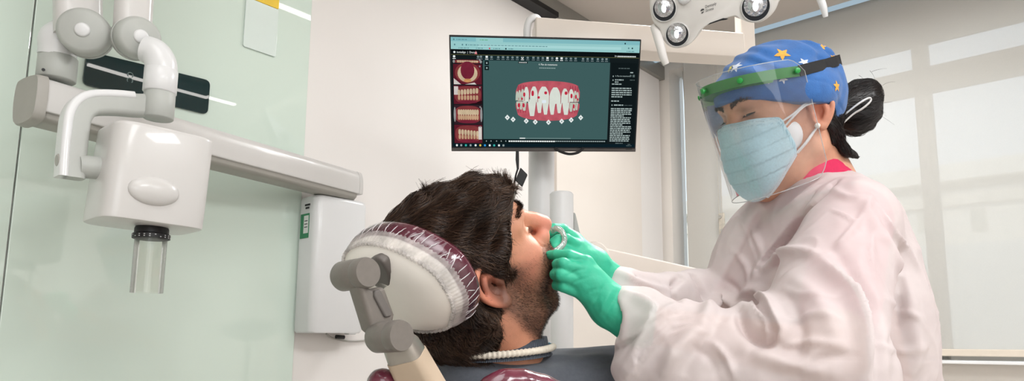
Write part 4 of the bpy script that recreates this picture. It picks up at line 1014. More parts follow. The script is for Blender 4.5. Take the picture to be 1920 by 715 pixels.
def hfield(p):
    l = PT.l(p); d = l - A(-.06, .152, .01); top = smoothstep(.02, .11, l[:, 1])[:, None]
    side = A(.35, -1.0, 0); back = A(-.1, -1, 0)
    d = d / np.maximum(np.linalg.norm(d, axis=1), 1e-6)[:, None]
    d = d + top * A(.9, 0, -.25) + (1 - top) * np.where(l[:, :1] > -.02, side, back)
    d += np.stack([vnoise(l, 38, 11), vnoise(l, 38, 12), vnoise(l, 38, 13)], 1) * .5
    return PT.d(d / np.maximum(np.linalg.norm(d, axis=1), 1e-6)[:, None])
keep = lambda c: (PT.l(c)[:, 2] < .06).astype(float)
p, nr = sample(Hw, Q, 5200, 2, keep); nr = outn(nr, p, PT.w(A(-.01, .05, 0)))
S = comb(HB, p, nr, hfield, 12, .0068, .0045, .22, 4, 2)
strands_mesh('hair_strands', S, np.linspace(.00055, .00016, 12), M['hairs'], hair)
M['hairl'] = mat('lit hair strands', (100, 75, 57), .34, var=.35, vscale=25, spec=.5)  # paler copy of the strand colour, hair highlights put into it
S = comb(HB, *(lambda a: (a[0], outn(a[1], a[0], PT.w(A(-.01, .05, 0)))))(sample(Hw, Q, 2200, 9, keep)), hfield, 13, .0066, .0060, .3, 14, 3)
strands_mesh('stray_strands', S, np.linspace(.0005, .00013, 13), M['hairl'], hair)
# beard and moustache: short hairs on the skin
def keepb(c):
    l = PT.l(c)
    b = smoothstep(.012, -.012, l[:, 1] + .55 * (l[:, 0] - .055) + .004) * smoothstep(-.012, .006, l[:, 0] + .12 * (l[:, 1] + .06)) * smoothstep(-.132, -.116, l[:, 1])
    b = b * (1 - np.exp(-(((l[:, 0] - .06) / .026) ** 2 + ((l[:, 1] + .022) / .03) ** 2))) + blob(l, (.10, -.036, 0), (.014, .010, .03))
    b *= (1 - np.clip(1.5 * np.maximum(blob(l, (.106, -.049, 0), (.010, .0055, .02)), blob(l, (.091, -.083, 0), (.011, .007, .02))), 0, 1))
    b *= 1 - np.clip(2 * blob(l, (.118, -.014, 0), (.022, .018, .024)), 0, 1)
    b *= 1 - np.clip(2 * blob(l, (.0, .004, -.078), (.022, .032, .03)), 0, 1)
    side = smoothstep(.012, .03, l[:, 0] + 0 * l[:, 1])
    return np.clip(b, 0, 1) * (l[:, 2] < .05)

def fuzz(name, V, Q, keep, n, ln, rad, m, parent, dirw, seed=5, droop=.5):
    p, nr = sample(V, Q, n, seed, keep); r = np.random.default_rng(seed)
    d = nr * 1.0 + np.asarray(dirw) * droop + r.normal(size=p.shape) * .35; d /= np.linalg.norm(d, axis=1)[:, None]
    L_ = r.uniform(.5, 1, n)[:, None] * ln
    Pn = np.stack([p - nr * .0006, p + d * L_ * .5, p + d * L_ + np.asarray(dirw) * L_ * .25], 1)
    return strands_mesh(name, Pn, np.array([rad, rad * .9, rad * .4]), m, parent)
Nw = normals(Wv, QB); sgn = np.sign((Nw * (Wv - PT.w(A(.02, 0, 0)))).sum(1).mean()); QN = QB if sgn > 0 else QB[:, ::-1]
M['beard'] = mat('beard hair', (58, 42, 33), .5, var=.4, vscale=90)
fuzz('beard', Wv, QN, keepb, 13000, .0034, .00011, M['beard'], pat, PT.d(A(.35, -.9, 0)), 5, .8)
def keepbrow(c):
    l = PT.l(c); a = np.abs(l[:, 2]); s = np.clip((a - .010) / .042, 0, 1); mid = .044 + .006 * np.sin(s * 2.4)
    return ((a > .010) & (a < .052) & (np.abs(l[:, 1] - mid) < .0048 * (1.15 - .6 * s)) & (l[:, 0] > .04)).astype(float)
fuzz('eyebrows', Wv, QN, keepbrow, 1600, .007, .0002, M['beard'], pat, PT.d(A(-.3, .35, -.6)), 6, 1.0)
g = G()
for k in range(14):
    l_ = -.020 - .0018 * k; b_ = A(.0905 - .0000 * k - (abs(l_ + .03) / .014) ** 2 * .005, .0165, l_); g.tube([PT.w(b_), PT.w(b_ + A(.004, -.0022, -.001)), PT.w(b_ + A(.0078, -.002, -.002))], [.00028, .0002, .0001], 4)
g.build('eyelashes', M['beard'], pat)

# ------------------------------------------------------------------ T-shirt, collar, bib cord
M['shirt'] = mat('grey T-shirt jersey', (86, 90, 98), .85, var=.08, vscale=220, bump=.35, bscale=1400, sheen=.2)
v = Vol((-.36, .72, .84), (.30, 1.32, 1.16), .005)
v.cap(P(858, 806, .95), P(1180, 764, 1.03), .078, .088, .03)
v.cap(P(835, 762, .99), P(1120, 765, 1.12), .072, .085, .04)
v.cap(P(900, 770, .95), P(960, 860, .90), .070, .06, .05)
v.ell(P(935, 735, .965), (.090, .084, .05), .03)
v.cap(P(1040, 712, 1.0), P(1190, 712, 1.05), .035, .035, .04)
v.cap(P(840, 700, .97), P(822, 730, .97), .035, .05, .03)
V, Q = v.nets(); V = relax(V, Q, 3); nr = normals(V, Q)
if ((V - V.mean(0)) * nr).sum() < 0: nr = -nr
for a_, b_, h_, w_ in (((1050, 690), (1140, 665), .004, .012), ((1000, 700), (1100, 690), .003, .014), ((1020, 672), (1090, 668), .0025, .009), ((820, 680), (880, 712), .004, .014), ((1090, 705), (1160, 690), .004, .01)):
    B = bvh(V, Q); pts = [cast(B, a_[0] + (b_[0] - a_[0]) * t, a_[1] + (b_[1] - a_[1]) * t)[0] for t in np.linspace(0, 1, 6)]; pts = [p for p in pts if p is not None]
    if len(pts) > 1: d, par = polydist(V, pts); V = V + nr * (h_ * np.exp(-(d / w_) ** 2) * np.sin(np.pi * np.clip(par, .05, .95)))[:, None]
V = V + nr * (.0012 * vnoise(V, 60, 3))[:, None]
shirt = mesh_np('t_shirt', V, Q, M['shirt'], pat)
def neckring(cpx, rx, ry, drop, yawz, n=72, lift=0.0):
    c = P(*cpx); ex = unit(A(1, .12, .02)); ey = unit(A(-.1, 1, .0)); o = []
    for j in range(n):
        a = 2 * math.pi * j / n; o.append(c + ex * rx * math.cos(a) + ey * ry * math.sin(a) + ZUP * (drop * math.sin(a) + yawz * math.cos(a) + lift))
    return o
cord_ring = neckring((933, 661, .968), .0745, .078, .006, .004)
mid_ring = neckring((938, 650, .97), .068, .072, .004, .008); top_ring = neckring((944, 643, .972), .0625, .067, .003, .008)
low_ring = neckring((931, 668, .968), .080, .083, .006, .002)
g = G().loft([low_ring, cord_ring, mid_ring, top_ring, [p + (np.mean(top_ring, 0) - p) * .05 - ZUP * .006 for p in top_ring]], 0, (False, False))
M['rib'] = mat('ribbed collar', (74, 80, 90), .85, var=.1, vscale=90, bump=.6, bscale=300)
N_ = M['rib'].node_tree; wv_ = N_.nodes.new('ShaderNodeTexWave'); wv_.inputs['Scale'].default_value = 110; wv_.bands_direction = 'X'
tc_ = N_.nodes.new('ShaderNodeTexCoord'); N_.links.new(tc_.outputs['Object'], wv_.inputs['Vector'])
for nd in N_.nodes:
    if nd.type == 'BUMP': N_.links.new(wv_.outputs['Fac'], nd.inputs['Height']); nd.inputs['Strength'].default_value = .8; nd.inputs['Distance'].default_value = .001
g.build('collar', M['rib'], pat, sharp=None)
bc_ = thing('bib_cord', 'cream ribbed bib cord looped round the bearded man\'s neck', 'bib cord', P(905, 684, .9))
cp_ = spline(neckring((935, 662, .968), .0775, .081, .005, .004, 40)[12:] , 8); ncp = len(cp_)
G().tube([p + ZUP * .004 for p in cp_], [.0046 + .0006 * math.sin(i * 1.55) for i in range(ncp)], 12).build('cord', mat('cream cord', (226, 216, 200), .6, var=.05, vscale=200), bc_)
rc = P(1022, 648, 1.0)
G().box(rc, [unit(A(1, .3, -.3)), unit(A(.3, 0, 1)), A(0, 1, 0)], (.012, .006, .004)).build('clip', mat('teal clip', (62, 112, 128), .4), bc_, bevel=.002)

# ================================================================== DENTAL CHAIR
Hc = P(766, 514, .75); HN = unit(A(.55, .55, .63)); HL = unit(A(.71, -.67, -.03)); HL = unit(HL - HN * np.dot(HL, HN)); HU = np.cross(HL, HN); HU = HU if HU[2] > 0 else -HU
chair = thing('dental_chair', 'maroon dental chair with plastic-covered oval headrest on a grey jointed arm', 'dental chair', A(-.1, .9, 0))
def hp(u, v, d=0): return onplane(u, v, Hc + HN * d, HN)
rim = closed_spline([hp(u, v) for u, v in [(646, 486), (652, 462), (675, 449), (705, 447), (742, 456), (785, 477), (825, 505), (850, 540), (863, 572), (859, 599), (848, 615), (805, 621), (765, 612), (728, 592), (695, 562), (665, 520)]], 5)
rc_ = np.mean(rim, 0)
def rr_(k, d): return [rc_ + (p - rc_) * k + HN * d for p in rim]
M['shell'] = mat('headrest shell', (240, 234, 226), .4, var=.02, vscale=30)
M['maroon'] = mat('maroon vinyl', (108, 44, 62), .22, var=.15, vscale=60, coat=.7, bump=.3, bscale=80)
G().loft([rr_(.3, -.024), rr_(.6, -.021), rr_(.84, -.012), rr_(.95, -.004), rr_(.985, .004), rr_(.97, .01)]).build('headrest_shell', M['shell'], chair, sharp=None)
G().loft([rr_(.93, .004), rr_(.99, .009), rr_(1.035, .015), rr_(1.05, .022), rr_(1.04, .030), rr_(.98, .036), rr_(.85, .037), rr_(.5, .030), rr_(.1, .027)]).build('headrest_cushion', M['maroon'], chair, sharp=None)
# gathered clear cover: pleated film round the rim with an elastic edge
nr_ = len(rim) * 4; rimf = closed_spline(rim, 4); 
def pleat(k, d, amp, seed): 
    r = np.random.default_rng(seed); ph = r.uniform(0, 6.28, 3)
    return [rc_ + (p - rc_) * (k + amp * (math.sin(i * 1.3 + ph[0]) + .7 * math.sin(i * 2.27 + ph[1]))) + HN * (d + .0012 * math.sin(i * 1.7)) for i, p in enumerate(rimf)]
M['cover'] = mixed('gathered clear cover', (236, 230, 226), .5, .2, var=.25, vscale=60, translucent=.15, bump=.6, bscale=130)
G().loft([pleat(.945, -.0055, .0006, 1), pleat(.985, -.0005, .0025, 2), pleat(1.02, .006, .003, 3), pleat(1.035, .0115, .0025, 4)], 0, (False, False)).build('plastic_cover', M['cover'], chair, sharp=None)
el = [p for p in pleat(.943, -.006, .0004, 1)]
G().tube(el + el[:2], .0022, 8).build('elastic_edge', M['cover'], chair)
M['film'] = clearfilm('stretched film', (252, 250, 252), .015, .06, .0)
G().loft([pleat(1.035, .0115, .003, 4), pleat(1.050, .0165, .002, 5), pleat(1.058, .0225, .0015, 6), pleat(1.047, .031, .0015, 7)], 0, (False, False)).build('clear_film', M['film'], chair, sharp=None)
M['fold'] = mixed('film fold glint', (246, 240, 242), .8, .15, var=.1, translucent=.2)
g = G(); r_ = np.random.default_rng(21); nf = len(rimf)
for k in range(46):
    i = int(nf * (k + r_.uniform(-.3, .3)) / 46) % nf; a0_, a1_ = r_.uniform(.008, .013), r_.uniform(.021, .031); slant = r_.integers(-5, 6); pts = []
    for t in np.linspace(0, 1, 6):
        d = a0_ + (a1_ - a0_) * t; kk = np.interp(d, [.0115, .0165, .0225, .031], [1.038, 1.053, 1.061, 1.05]); p = rimf[int(i + slant * t) % nf]; pts.append(rc_ + (p - rc_) * kk + HN * d)
    g.tube(pts, [.0002, .0004, .0005, .0005, .0004, .0002], 5)
g.build('film_fold_glints', M['fold'], chair)  # white threads: film wrinkles with their highlight streaks put into the colour
# jointed arm
M['joint'] = mat('grey joint casting', (128, 122, 116), .42, .35, var=.04, vscale=150, bump=.08, bscale=700)
JA = unit(A(.79, -.61, .04))
def jcyl(u, v, Y, r, ln, name):
    c = P(u, v, Y); G().lathe([(r * .93, 0), (r, -.003), (r, -.012), (r * .985, -.0125), (r * .985, -.0135), (r, -.014), (r, -ln + .003), (r * .9, -ln)], c, JA, 48).build(name, M['joint'], chair, sharp=50); return c
k1 = jcyl(691, 511, .66, .0155, .044, 'upper_knuckle'); k2 = jcyl(754, 630, .66, .0158, .040, 'lower_knuckle')
def jp(u, v, d=0): return onplane(u, v, P(720, 570, .662) + JA * d, JA)
G().prism([jp(u, v, -.016) for u, v in ((672, 528), (700, 542), (722, 536), (742, 590), (738, 610), (716, 632), (700, 618))], -JA * .022).build('link_bar', M['joint'], chair, bevel=.005)
G().prism([jp(u, v, -.013) for u, v in ((703, 545), (713, 542), (736, 585), (735, 594), (724, 596), (703, 556))], -JA * .008).build('link_pad', mat('joint pad', (112, 107, 103), .5, .2), chair, bevel=.002)
G().prism([hp(u, v, -.024) for u, v in ((690, 488), (702, 483), (716, 491), (729, 515), (733, 540), (722, 548), (700, 540))], HN * .012).build('recess_shade', mat('recess_shade', (98, 92, 88), .5, .2), chair, bevel=.004)  # dark plate painting the shade of the recess beside the upper knuckle
pA_, pB_ = P(748, 640, .68), P(810, 760, .72); pd = unit(pB_ - pA_); px_ = unit(np.cross(pd, A(.3, 1, .1))); py_ = np.cross(pd, px_)
def pring(t, w, d): return [pA_ + (pB_ - pA_) * t + px_ * x + py_ * y for x, y in rrect(w, d, .008)]
G().loft([pring(-.03, .030, .02), pring(.06, .034, .026), pring(.22, .037, .028)]).build('post_ferrule', mat('brushed ferrule', (176, 170, 162), .3, .8, var=.06, vscale=60), chair, sharp=50)
G().loft([pring(.22, .036, .027), pring(.225, .0385, .029), pring(1.2, .046, .034)]).build('post_cover', mat('post cover', (190, 170, 148), .5, var=.03), chair, sharp=50)
# backrest: its two upper corners come up at the lower edge of the picture
v = Vol((-.30, .58, .80), (.18, .95, 1.10), .004)
v.cap(P(716, 718, .70), P(760, 800, .74), .0155, .03, .02)
v.chain([P(905, 790, .72), P(926, 735, .72), P(948, 721, .722), P(980, 721, .73), P(1015, 730, .74), P(1060, 748, .75), P(1120, 790, .77)], [.026, .0165, .015, .015, .015, .015, .02], .008)
v.cap(P(760, 810, .75), P(1050, 820, .78), .03, .03, .03); v.cap(P(950, 765, .735), P(1080, 785, .765), .026, .022, .02)
V, Q = v.nets(); V = relax(V, Q, 2); mesh_np('backrest_cushion', V, Q, M['maroon'], chair)
G().loft([[P(u, v, Y) for u, v, Y in ((760, 900, .7), (1000, 900, .74), (1000, 860, .9), (760, 860, .86))], [A(-.25, .75, .35), A(.1, .8, .35), A(.1, 1.2, .35), A(-.25, 1.15, .35)]]).build('chair_column', M['white2'], chair, bevel=.02)
G().box(A(-.08, .98, .175), [D1, N1, ZUP], (.22, .17, .175)).build('chair_base', M['white2'], chair, bevel=.03)
# ================================================================== DENTIST
DT = Frame((-.914, -.257, -.315), (-.267, -.205, .942), (.307, -.944, -.118), (.39, 1.086, 1.465))
den = thing('person', 'dentist in a pale gown, star-patterned blue cap, mask and green gloves bending over the patient', 'person', A(.45, 1.1, .95))
v = Vol((-.12, -.25, -.11), (.14, .14, .11), .0021)
head(v, False, False)
nb1 = DT.l(P(1548, 352, 1.13)); v.cap((-.022, -.03, 0), nb1, .048, .054, .03); v.cap((.0, -.07, 0), DT.l(P(1520, 352, 1.12)), .036, .045, .03)
V, Q = v.nets(); V = relax(V, Q, 2, .4)
col = np.tile(lin((212, 158, 130)), (len(V), 1))
tint((196, 132, 106), .4 * (.5 + .5 * vnoise(V, 45, 5)))
for s in (-1, 1):
    tint((214, 128, 104), .7 * blob(V, (-.006, .004, s * .078), (.024, .03, .018)))
    tint((150, 106, 92), .55 * blob(V, (.088, .030, s * .031), (.014, .008, .017)))
SKV, SKQ = V, Q
# torso and arms under the clothes, one skin with the head
vb = Vol((.02, .74, .80), (.66, 1.46, 1.36), .006)
S1, S2 = P(1598, 412, .985), P(1455, 432, 1.30); E1, WR1 = P(1560, 672, .865), P(1185, 602, .925); E2, WR2 = P(1330, 640, 1.24), P(1135, 518, 1.02)
vb.cap(P(1540, 440, 1.14), P(1575, 760, 1.14), .085, .115, .05); vb.cap(S1, S2, .045, .045, .05)
vb.chain([S1, E1, WR1], [.042, .036, .024], .02); vb.chain([S2, E2, WR2], [.042, .036, .024], .02)
vb.cap(P(1548, 352, 1.13), P(1545, 430, 1.13), .05, .06, .03)
V2, Q2 = vb.nets(); V2 = relax(V2, Q2, 2)
AV = np.concatenate([DT.w(V), V2]); AQ = np.concatenate([Q[:, ::-1], Q2 + len(V)]); AC = np.concatenate([col, np.tile(lin((212, 158, 130)), (len(V2), 1))])
mesh_np('body', AV, AQ, M['skin'], den, cols=AC)
DW = DT.w(SKV)
def keepbrow2(c):
    l = DT.l(c); a = np.abs(l[:, 2]); s = np.clip((a - .010) / .038, 0, 1); mid = .040 + .006 * np.sin(s * 2.5)
    return ((a > .010) & (a < .048) & (np.abs(l[:, 1] - mid) < .0030 * (1.15 - .6 * s)) & (l[:, 0] > .04)).astype(float)
Nw = normals(DW, SKQ); sg = np.sign((Nw * (DW - DT.w(A(.02, 0, 0)))).sum(1).mean())
fuzz('eyebrows', DW, SKQ if sg > 0 else SKQ[:, ::-1], keepbrow2, 1100, .006, .00018, mat('eyebrow hair', (52, 36, 30), .5, var=.2), den, DT.d(A(-.3, .3, .5)), 7, 1.0)
for s in (-1, 1):
    g = G(); lid = [DT.w(A(.0925 - ((abs(l_) - .030) / .014) ** 2 * .006, .0225 - .001 * math.sin((l_ - .016) * 100), s * l_)) for l_ in np.linspace(.018, .045, 9)]
    g.tube(lid, [.0005, .001, .0014, .0016, .0016, .0016, .0014, .001, .0005], 6)
    for k in range(16):
        l_ = .019 + .0017 * k; b_ = A(.0925 - ((l_ - .030) / .014) ** 2 * .006, .0222, s * l_); g.tube([DT.w(b_), DT.w(b_ + A(.0035, -.0028, s * .0006)), DT.w(b_ + A(.007, -.0035, s * .0016))], [.0003, .00022, .0001], 4)
    g.build('eyelashes', M['black'], den)
ec_ = DT.w(A(.006, -.0245, .079))
G().ball(ec_, .0044).build('pearl_earring', mat('pearl', (240, 232, 222), .16, var=.05, coat=.6), den)
# hair: bun, nape and a loose lock
M['hair2'] = mat('black hair', (30, 24, 24), .36, var=.3, vscale=60, spec=.4); M['hair2s'] = mat('black hair strands', (40, 31, 29), .34, var=.4, vscale=30, spec=.5)
v = Vol((-.23, -.16, -.10), (.02, .10, .11), .0028)
v.ell((-.058, -.012, 0), (.040, .046, .054), .02)
v.cap((-.095, .0, .004), (-.140, -.018, .008), .020, .036, .02); v.ell((-.148, -.010, .006), (.034, .040, .032), .02); v.ell((-.172, .004, .006), (.022, .024, .022), .02); v.ell((-.130, -.036, .01), (.024, .020, .026), .015)
v.chain([(-.035, -.010, .060), (-.045, -.045, .056), (-.062, -.075, .048), (-.090, -.092, .040)], [.010, .0095, .008, .004], .01)
v.chain([(-.030, .0, .064), (-.034, -.03, .060), (-.036, -.055, .053)], [.010, .008, .004], .01)
v.field(lambda X, Y, Z: .0012 * np.sin(260 * Z + 120 * Y + 3 * np.sin(60 * X)))
V, Q = v.nets(); V = relax(V, Q, 1); BW = DT.w(V); BB = bvh(BW, Q)
hair2 = mesh_np('hair', BW, Q[:, ::-1], M['hair2'], den)
def bfield(p):
    l = DT.l(p); d = np.where(l[:, :1] < -.095, A(-.8, .1, .05), A(-.5, -.9, -.1)); d = d + np.stack([vnoise(l, 60, 21), vnoise(l, 60, 22), vnoise(l, 60, 23)], 1) * .35
    return DT.d(d)
p, nr = sample(BW, Q, 1900, 3); nr = outn(nr, p, DT.w(A(-.12, -.02, 0)))
strands_mesh('hair_strands', comb(BB, p, nr, bfield, 9, .0055, .003, .15, 5), np.linspace(.0005, .00014, 9), M['hair2s'], hair2)
r = np.random.default_rng(5); fl = []
for i in range(46):
    b_ = A(-.165 + r.normal() * .012, .0 + r.normal() * .022, .006 + r.normal() * .012); d_ = unit(A(-.7, -.15 + r.normal() * .5, r.normal() * .3)); L_ = r.uniform(.012, .038); c_ = r.normal(size=3) * .12
    fl.append([DT.w(b_ + d_ * L_ * t + c_ * L_ * t * t + A(0, -.3 * L_ * t * t, 0)) for t in np.linspace(0, 1, 7)])
strands_mesh('flyaway_hairs', np.array(fl), np.linspace(.00035, .0001, 7), M['hair2s'], hair2)
# ------------------------------------------------------------------ cap
M['cap'] = mat('blue cotton', (48, 104, 172), .8, var=.1, vscale=70, bump=.4, bscale=600, sheen=.25)
v = Vol((-.14, -.09, -.11), (.13, .155, .11), .0024)
v.ell((-.004, .048, 0), (.106, .080, .079), .02); v.ell((.040, .046, 0), (.062, .058, .066), .03); v.ell((-.058, .025, 0), (.046, .070, .068), .03)
for s_ in (-1, 1): v.ell((-.008, .030, s_ * .068), (.046, .036, .027), .02)
v.field(lambda X, Y, Z: (0.0030 * np.sin(115 * X + 75 * Y + 60 * Z + 3 * np.sin(38 * Z + 30 * X)) + 0.0020 * np.sin(190 * Y - 90 * X + 70 * Z + 2 * np.sin(60 * X))) * np.clip((Y - .045) / .03, .15, 1))
X, Y, Z = v.ax[0][:, None, None], v.ax[1][None, :, None], v.ax[2][None, None, :]
hX = np.interp(v.ax[0], [-.13, -.085, -.055, -.02, .03, .075, .108], [-.062, -.056, -.030, .004, .018, .036, .050])[:, None, None]
v.f = np.maximum(v.f, ((hX - Y) * .85 + 0 * Z).astype(np.float32))
band = np.abs(Y - hX - .034 - .006 * np.sin(25 * X))
v.f = v.f + (.0016 * np.exp(-(band / .0022) ** 2) + 0 * Z).astype(np.float32)
V, Q = v.nets(); V = relax(V, Q, 2, .4); CW = DT.w(V); CB = bvh(CW, Q)
cap_ = mesh_np('surgical_cap', CW, Q[:, ::-1], M['cap'], den)
M['st_o'] = mat('orange star print', (226, 168, 74), .8, var=.08, vscale=300); M['st_w'] = mat('white star print', (214, 220, 232), .8, var=.08, vscale=300); M['st_y'] = mat('yellow star print', (216, 204, 120), .8, var=.08, vscale=300)
def star(g, hit, nrm, R_, rot, mi):
    n = unit(nrm); t = unit(np.cross(n, A(.1, .2, 1))); b_ = np.cross(n, t); rings = []
    for kr in (1.0, .55):
        ring = []
        for j in range(20):
            a = rot + 2 * math.pi * j / 20; ph = (j % 4) / 2.0; rr = 1.0 if j % 4 == 0 else (.42 if j % 4 == 2 else .62)
            q = hit + (t * math.cos(a) + b_ * math.sin(a)) * R_ * rr * kr
            h = CB.ray_cast(Vector(q + n * .02), Vector(-n)); q = np.array(h[0]) if h[0] is not None else q; ring.append(q + n * .0006)
        rings.append(ring)
    V_ = rings[0] + rings[1] + [hit + n * .0007]; F_ = []
    for j in range(20): k = (j + 1) % 20; F_ += [(j, k, 20 + k, 20 + j), (20 + j, 20 + k, 40)]
    g.add(V_, F_, mi)
g = G(); r = np.random.default_rng(2)
for u, v_, R_, rot, mi in ((1467, 101, .0135, .3, 0), (1380, 125, .012, .5, 1), (1369, 129, .009, .1, 2), (1442, 149, .008, .2, 1), (1468, 149, .0078, .6, 1), (1541, 88, .008, .9, 0), (1503, 75, .008, .4, 1), (1454, 72, .0055, .0, 2), (1414, 80, .007, .4, 2), (1569, 162, .010, .1, 0), (1508, 117, .010, .2, 1), (1562, 108, .006, .5, 0), (1420, 76, .005, .9, 1)):
    h, n = cast(CB, u, v_)
    if h is not None: n = n if np.dot(n, h - DT.w(A(0, .03, 0))) > 0 else -n; star(g, h, n, R_, rot, mi)
for i in range(16):            # the print goes round the far side too
    d = unit(r.normal(size=3) * A(1, .7, 1) + A(-.3, .5, -.9)); h = CB.ray_cast(Vector(DT.w(A(0, .04, 0)) + DT.d(d) * .2), Vector(-DT.d(d)))
    if h[0] is not None and DT.l(np.array(h[0]))[2] < -.02: n = np.array(h[1]); n = n if np.dot(n, DT.d(d)) > 0 else -n; star(g, np.array(h[0]), n, r.uniform(.006, .012), r.uniform(0, 1), int(r.integers(0, 3)))
g.build('star_print', [M['st_o'], M['st_w'], M['st_y']], cap_, smooth=True, sharp=None)
tie = [P(1576, 222, 1.085), P(1592, 208, 1.075), P(1612, 193, 1.068), P(1629, 184, 1.066), P(1632, 190, 1.066), P(1618, 203, 1.068), P(1600, 214, 1.075), P(1580, 232, 1.083)]
G().tube(tie, [.003, .0035, .004, .0045, .004, .004, .0035, .003], 10, sub=5, flat=(.4, A(.3, -.9, .2))).build('cap_tie', mat('white tie', (232, 230, 228), .7, var=.04), cap_)
G().tube([P(1562, 248, 1.09), P(1568, 262, 1.088), P(1578, 268, 1.086), P(1574, 280, 1.086), P(1568, 278, 1.086)], .0026, 8, sub=4).build('hair_tie', mat('dusky hair tie', (110, 90, 92), .7), hair2)
# ------------------------------------------------------------------ surgical mask
v = Vol((-.02, -.15, -.09), (.165, .04, .09), .0019)
v.ell((.072, -.042, 0), (.053, .062, .060), .02); v.ell((.104, -.004, 0), (.017, .028, .023), .02); v.ell((.078, -.085, 0), (.034, .038, .042), .03); v.ell((.048, -.03, 0), (.038, .055, .067), .02); v.ell((.060, -.004, 0), (.036, .032, .069), .015)
for s_ in (-1, 1): v.ell((.080, .002, s_ * .034), (.026, .026, .026), .015)
def pl_(X, Y, Z):
    k = np.clip((.14 - X) / .1, 0, 1); u = Y + (.052 - .0) * 0 + (X - .13) * .18
    ph = (u + .020) / .0215; fr = ph - np.floor(ph)
    return np.where((ph < 1) & (ph > -3.2), .0022 * fr - .0011, 0) * np.clip((X - .03) / .03, 0, 1)
v.field(pl_)
cutT = (A(.112, .016, 0), unit(A(-.2, .98, 0))); cutB = (A(.035, -.06, 0), unit(A(-.72, -.69, 0))); cutS = (A(.058, 0, 0), unit(A(-.92, .36, 0)))
for c_, n_ in (cutT, cutB, cutS): v.cut(c_, n_, .003)
V, Q = v.nets(); V = relax(V, Q, 2, .45)
dT, dB, dS = (-((V - c_) @ n_) for c_, n_ in (cutT, cutB, cutS))
col = np.tile(lin((200, 234, 248)), (len(V), 1)); tint((212, 240, 250), .8 * (.5 + .5 * vnoise(V, 70, 8)))
st = (np.sin(V[:, 2] * 2200 + V[:, 0] * 1500) > 0) * 1.0
tint((210, 232, 240), np.exp(-((dT - .006) / .006) ** 2) * .8); tint((130, 180, 202), .5 * st * (np.exp(-((dT - .004) / .001) ** 2) + np.exp(-((dT - .011) / .001) ** 2)))
tint((214, 220, 228), np.clip(1.3 * np.exp(-(np.minimum(dB, 9) / .0095) ** 2), 0, 1)); tint((170, 180, 190), .6 * st * np.exp(-((dB - .0045) / .0012) ** 2))
tint((128, 186, 206), .7 * st * np.exp(-((dS - .006) / .0035) ** 2))
M['mask'] = mat('mask fabric', (150, 200, 220), .75, var=.05, vscale=300, bump=.2, bscale=900, vcol=True)
mk = mesh_np('surgical_mask', DT.w(V), Q[:, ::-1], M['mask'], den, cols=col)
M['hem'] = mat('mask hem', (226, 230, 236), .7, var=.12, vscale=900)
def hem(sel, key, nb, r_, name, m, out):
    pts_ = []; e = np.linspace(key[sel].min(), key[sel].max(), nb + 1)
    for i in range(nb):
        w_ = np.where(sel & (key >= e[i]) & (key <= e[i + 1]))[0]
        if len(w_): pts_.append(V[w_[np.argmax(out[w_])]])
    pts_ = np.array(pts_)
    for _ in range(3): pts_[1:-1] = (pts_[:-2] + pts_[1:-1] * 2 + pts_[2:]) / 4
    G().tube([DT.w(p) for p in pts_], r_, 10, sub=2).build(name, m, mk)
for s in (-1, 1):
    hem((dB < .006) & (V[:, 2] * s > .004) & (dS > .002), -V[:, 1], 12, .0026, 'side_hem', M['hem'], V[:, 2] * s)
hem((dT < .006) & (V[:, 0] > .06), V[:, 2], 16, .0016, 'nose_seam', mat('mask seam', (206, 230, 240), .7, var=.12, vscale=900), V[:, 0] + .6 * np.abs(V[:, 2]))
G().ball(DT.w(A(.044, -.026, .0545)), (.027, .027, .012), [DT.R[:, 0], DT.R[:, 1], DT.R[:, 2]]).build('white_undermask', mat('white undermask', (228, 228, 230), .7, var=.03), den)
M['loop'] = mat('ear loop', (232, 230, 230), .7, var=.04, vscale=200)
def loops(s):
    def q(f, u, l): return DT.w(A(f, u, s * l))
    for a_ in ([(.060, -.004, .066), (.040, .003, .0735), (.014, .014, .0765), (-.012, .012, .082)], [(.056, -.012, .0665), (.040, .000, .0745), (.016, .011, .0775), (-.012, .010, .083)], [(.036, -.058, .056), (.020, -.044, .066), (.004, -.028, .073), (-.014, -.014, .081)], [(.040, -.058, .057), (.026, -.046, .066), (.008, -.030, .0735), (-.012, -.016, .081)]):
        G().tube([q(*t) for t in a_], .0017, 8, sub=4).build('ear_loop', M['loop'], mk)
loops(1); loops(-1)
# ------------------------------------------------------------------ face shield
fs = thing('face_shield', 'clear face shield with green headband frame and black strap worn over the star-print cap', 'face shield', DT.w(A(.12, .06, 0)))
M['gplast'] = mat('green plastic', (62, 164, 74), .35, var=.05, vscale=40, trans=.0, coat=.2, translucent=.25)
def arc(t, f0=.014, rf=.118, rl=.086): return f0 + rf * math.cos(t), rl * math.sin(t)
def uarc(t): return .063 + .014 * math.cos(t)
TS = np.linspace(-math.radians(96), math.radians(96), 61)
def shell(fn_in, fn_out):
    return G().loft([[fn_in(t, 0), fn_out(t, 0), fn_out(t, 1), fn_in(t, 1)] for t in TS])
def band_pt(t, k, h, off): f, l = arc(t, .014, .118 + off, .086 + off); return DT.w(A(f, uarc(t) - .008 + .016 * h + 0 * k, l))
shell(lambda t, h: band_pt(t, 0, h, -.003), lambda t, h: band_pt(t, 0, h, 0)).build('headband_frame', M['gplast'], fs, sharp=40)
TSs = [t for t in TS if abs(t) < math.radians(66)]
def shelf(t, k, h):
    f, l = arc(t, .014, .118, .086); fi, li = .010 + .096 * math.cos(t), .072 * math.sin(t); q_ = smoothstep(math.radians(66), math.radians(40), abs(t)); fi, li = f * (1 - q_) + fi * q_, l * (1 - q_) + li * q_
    f_, l_ = (f - .0015, l) if k else (fi, li); return DT.w(A(f_, uarc(t) - .0075 + .002 * h - (0 if k else .004), l_))
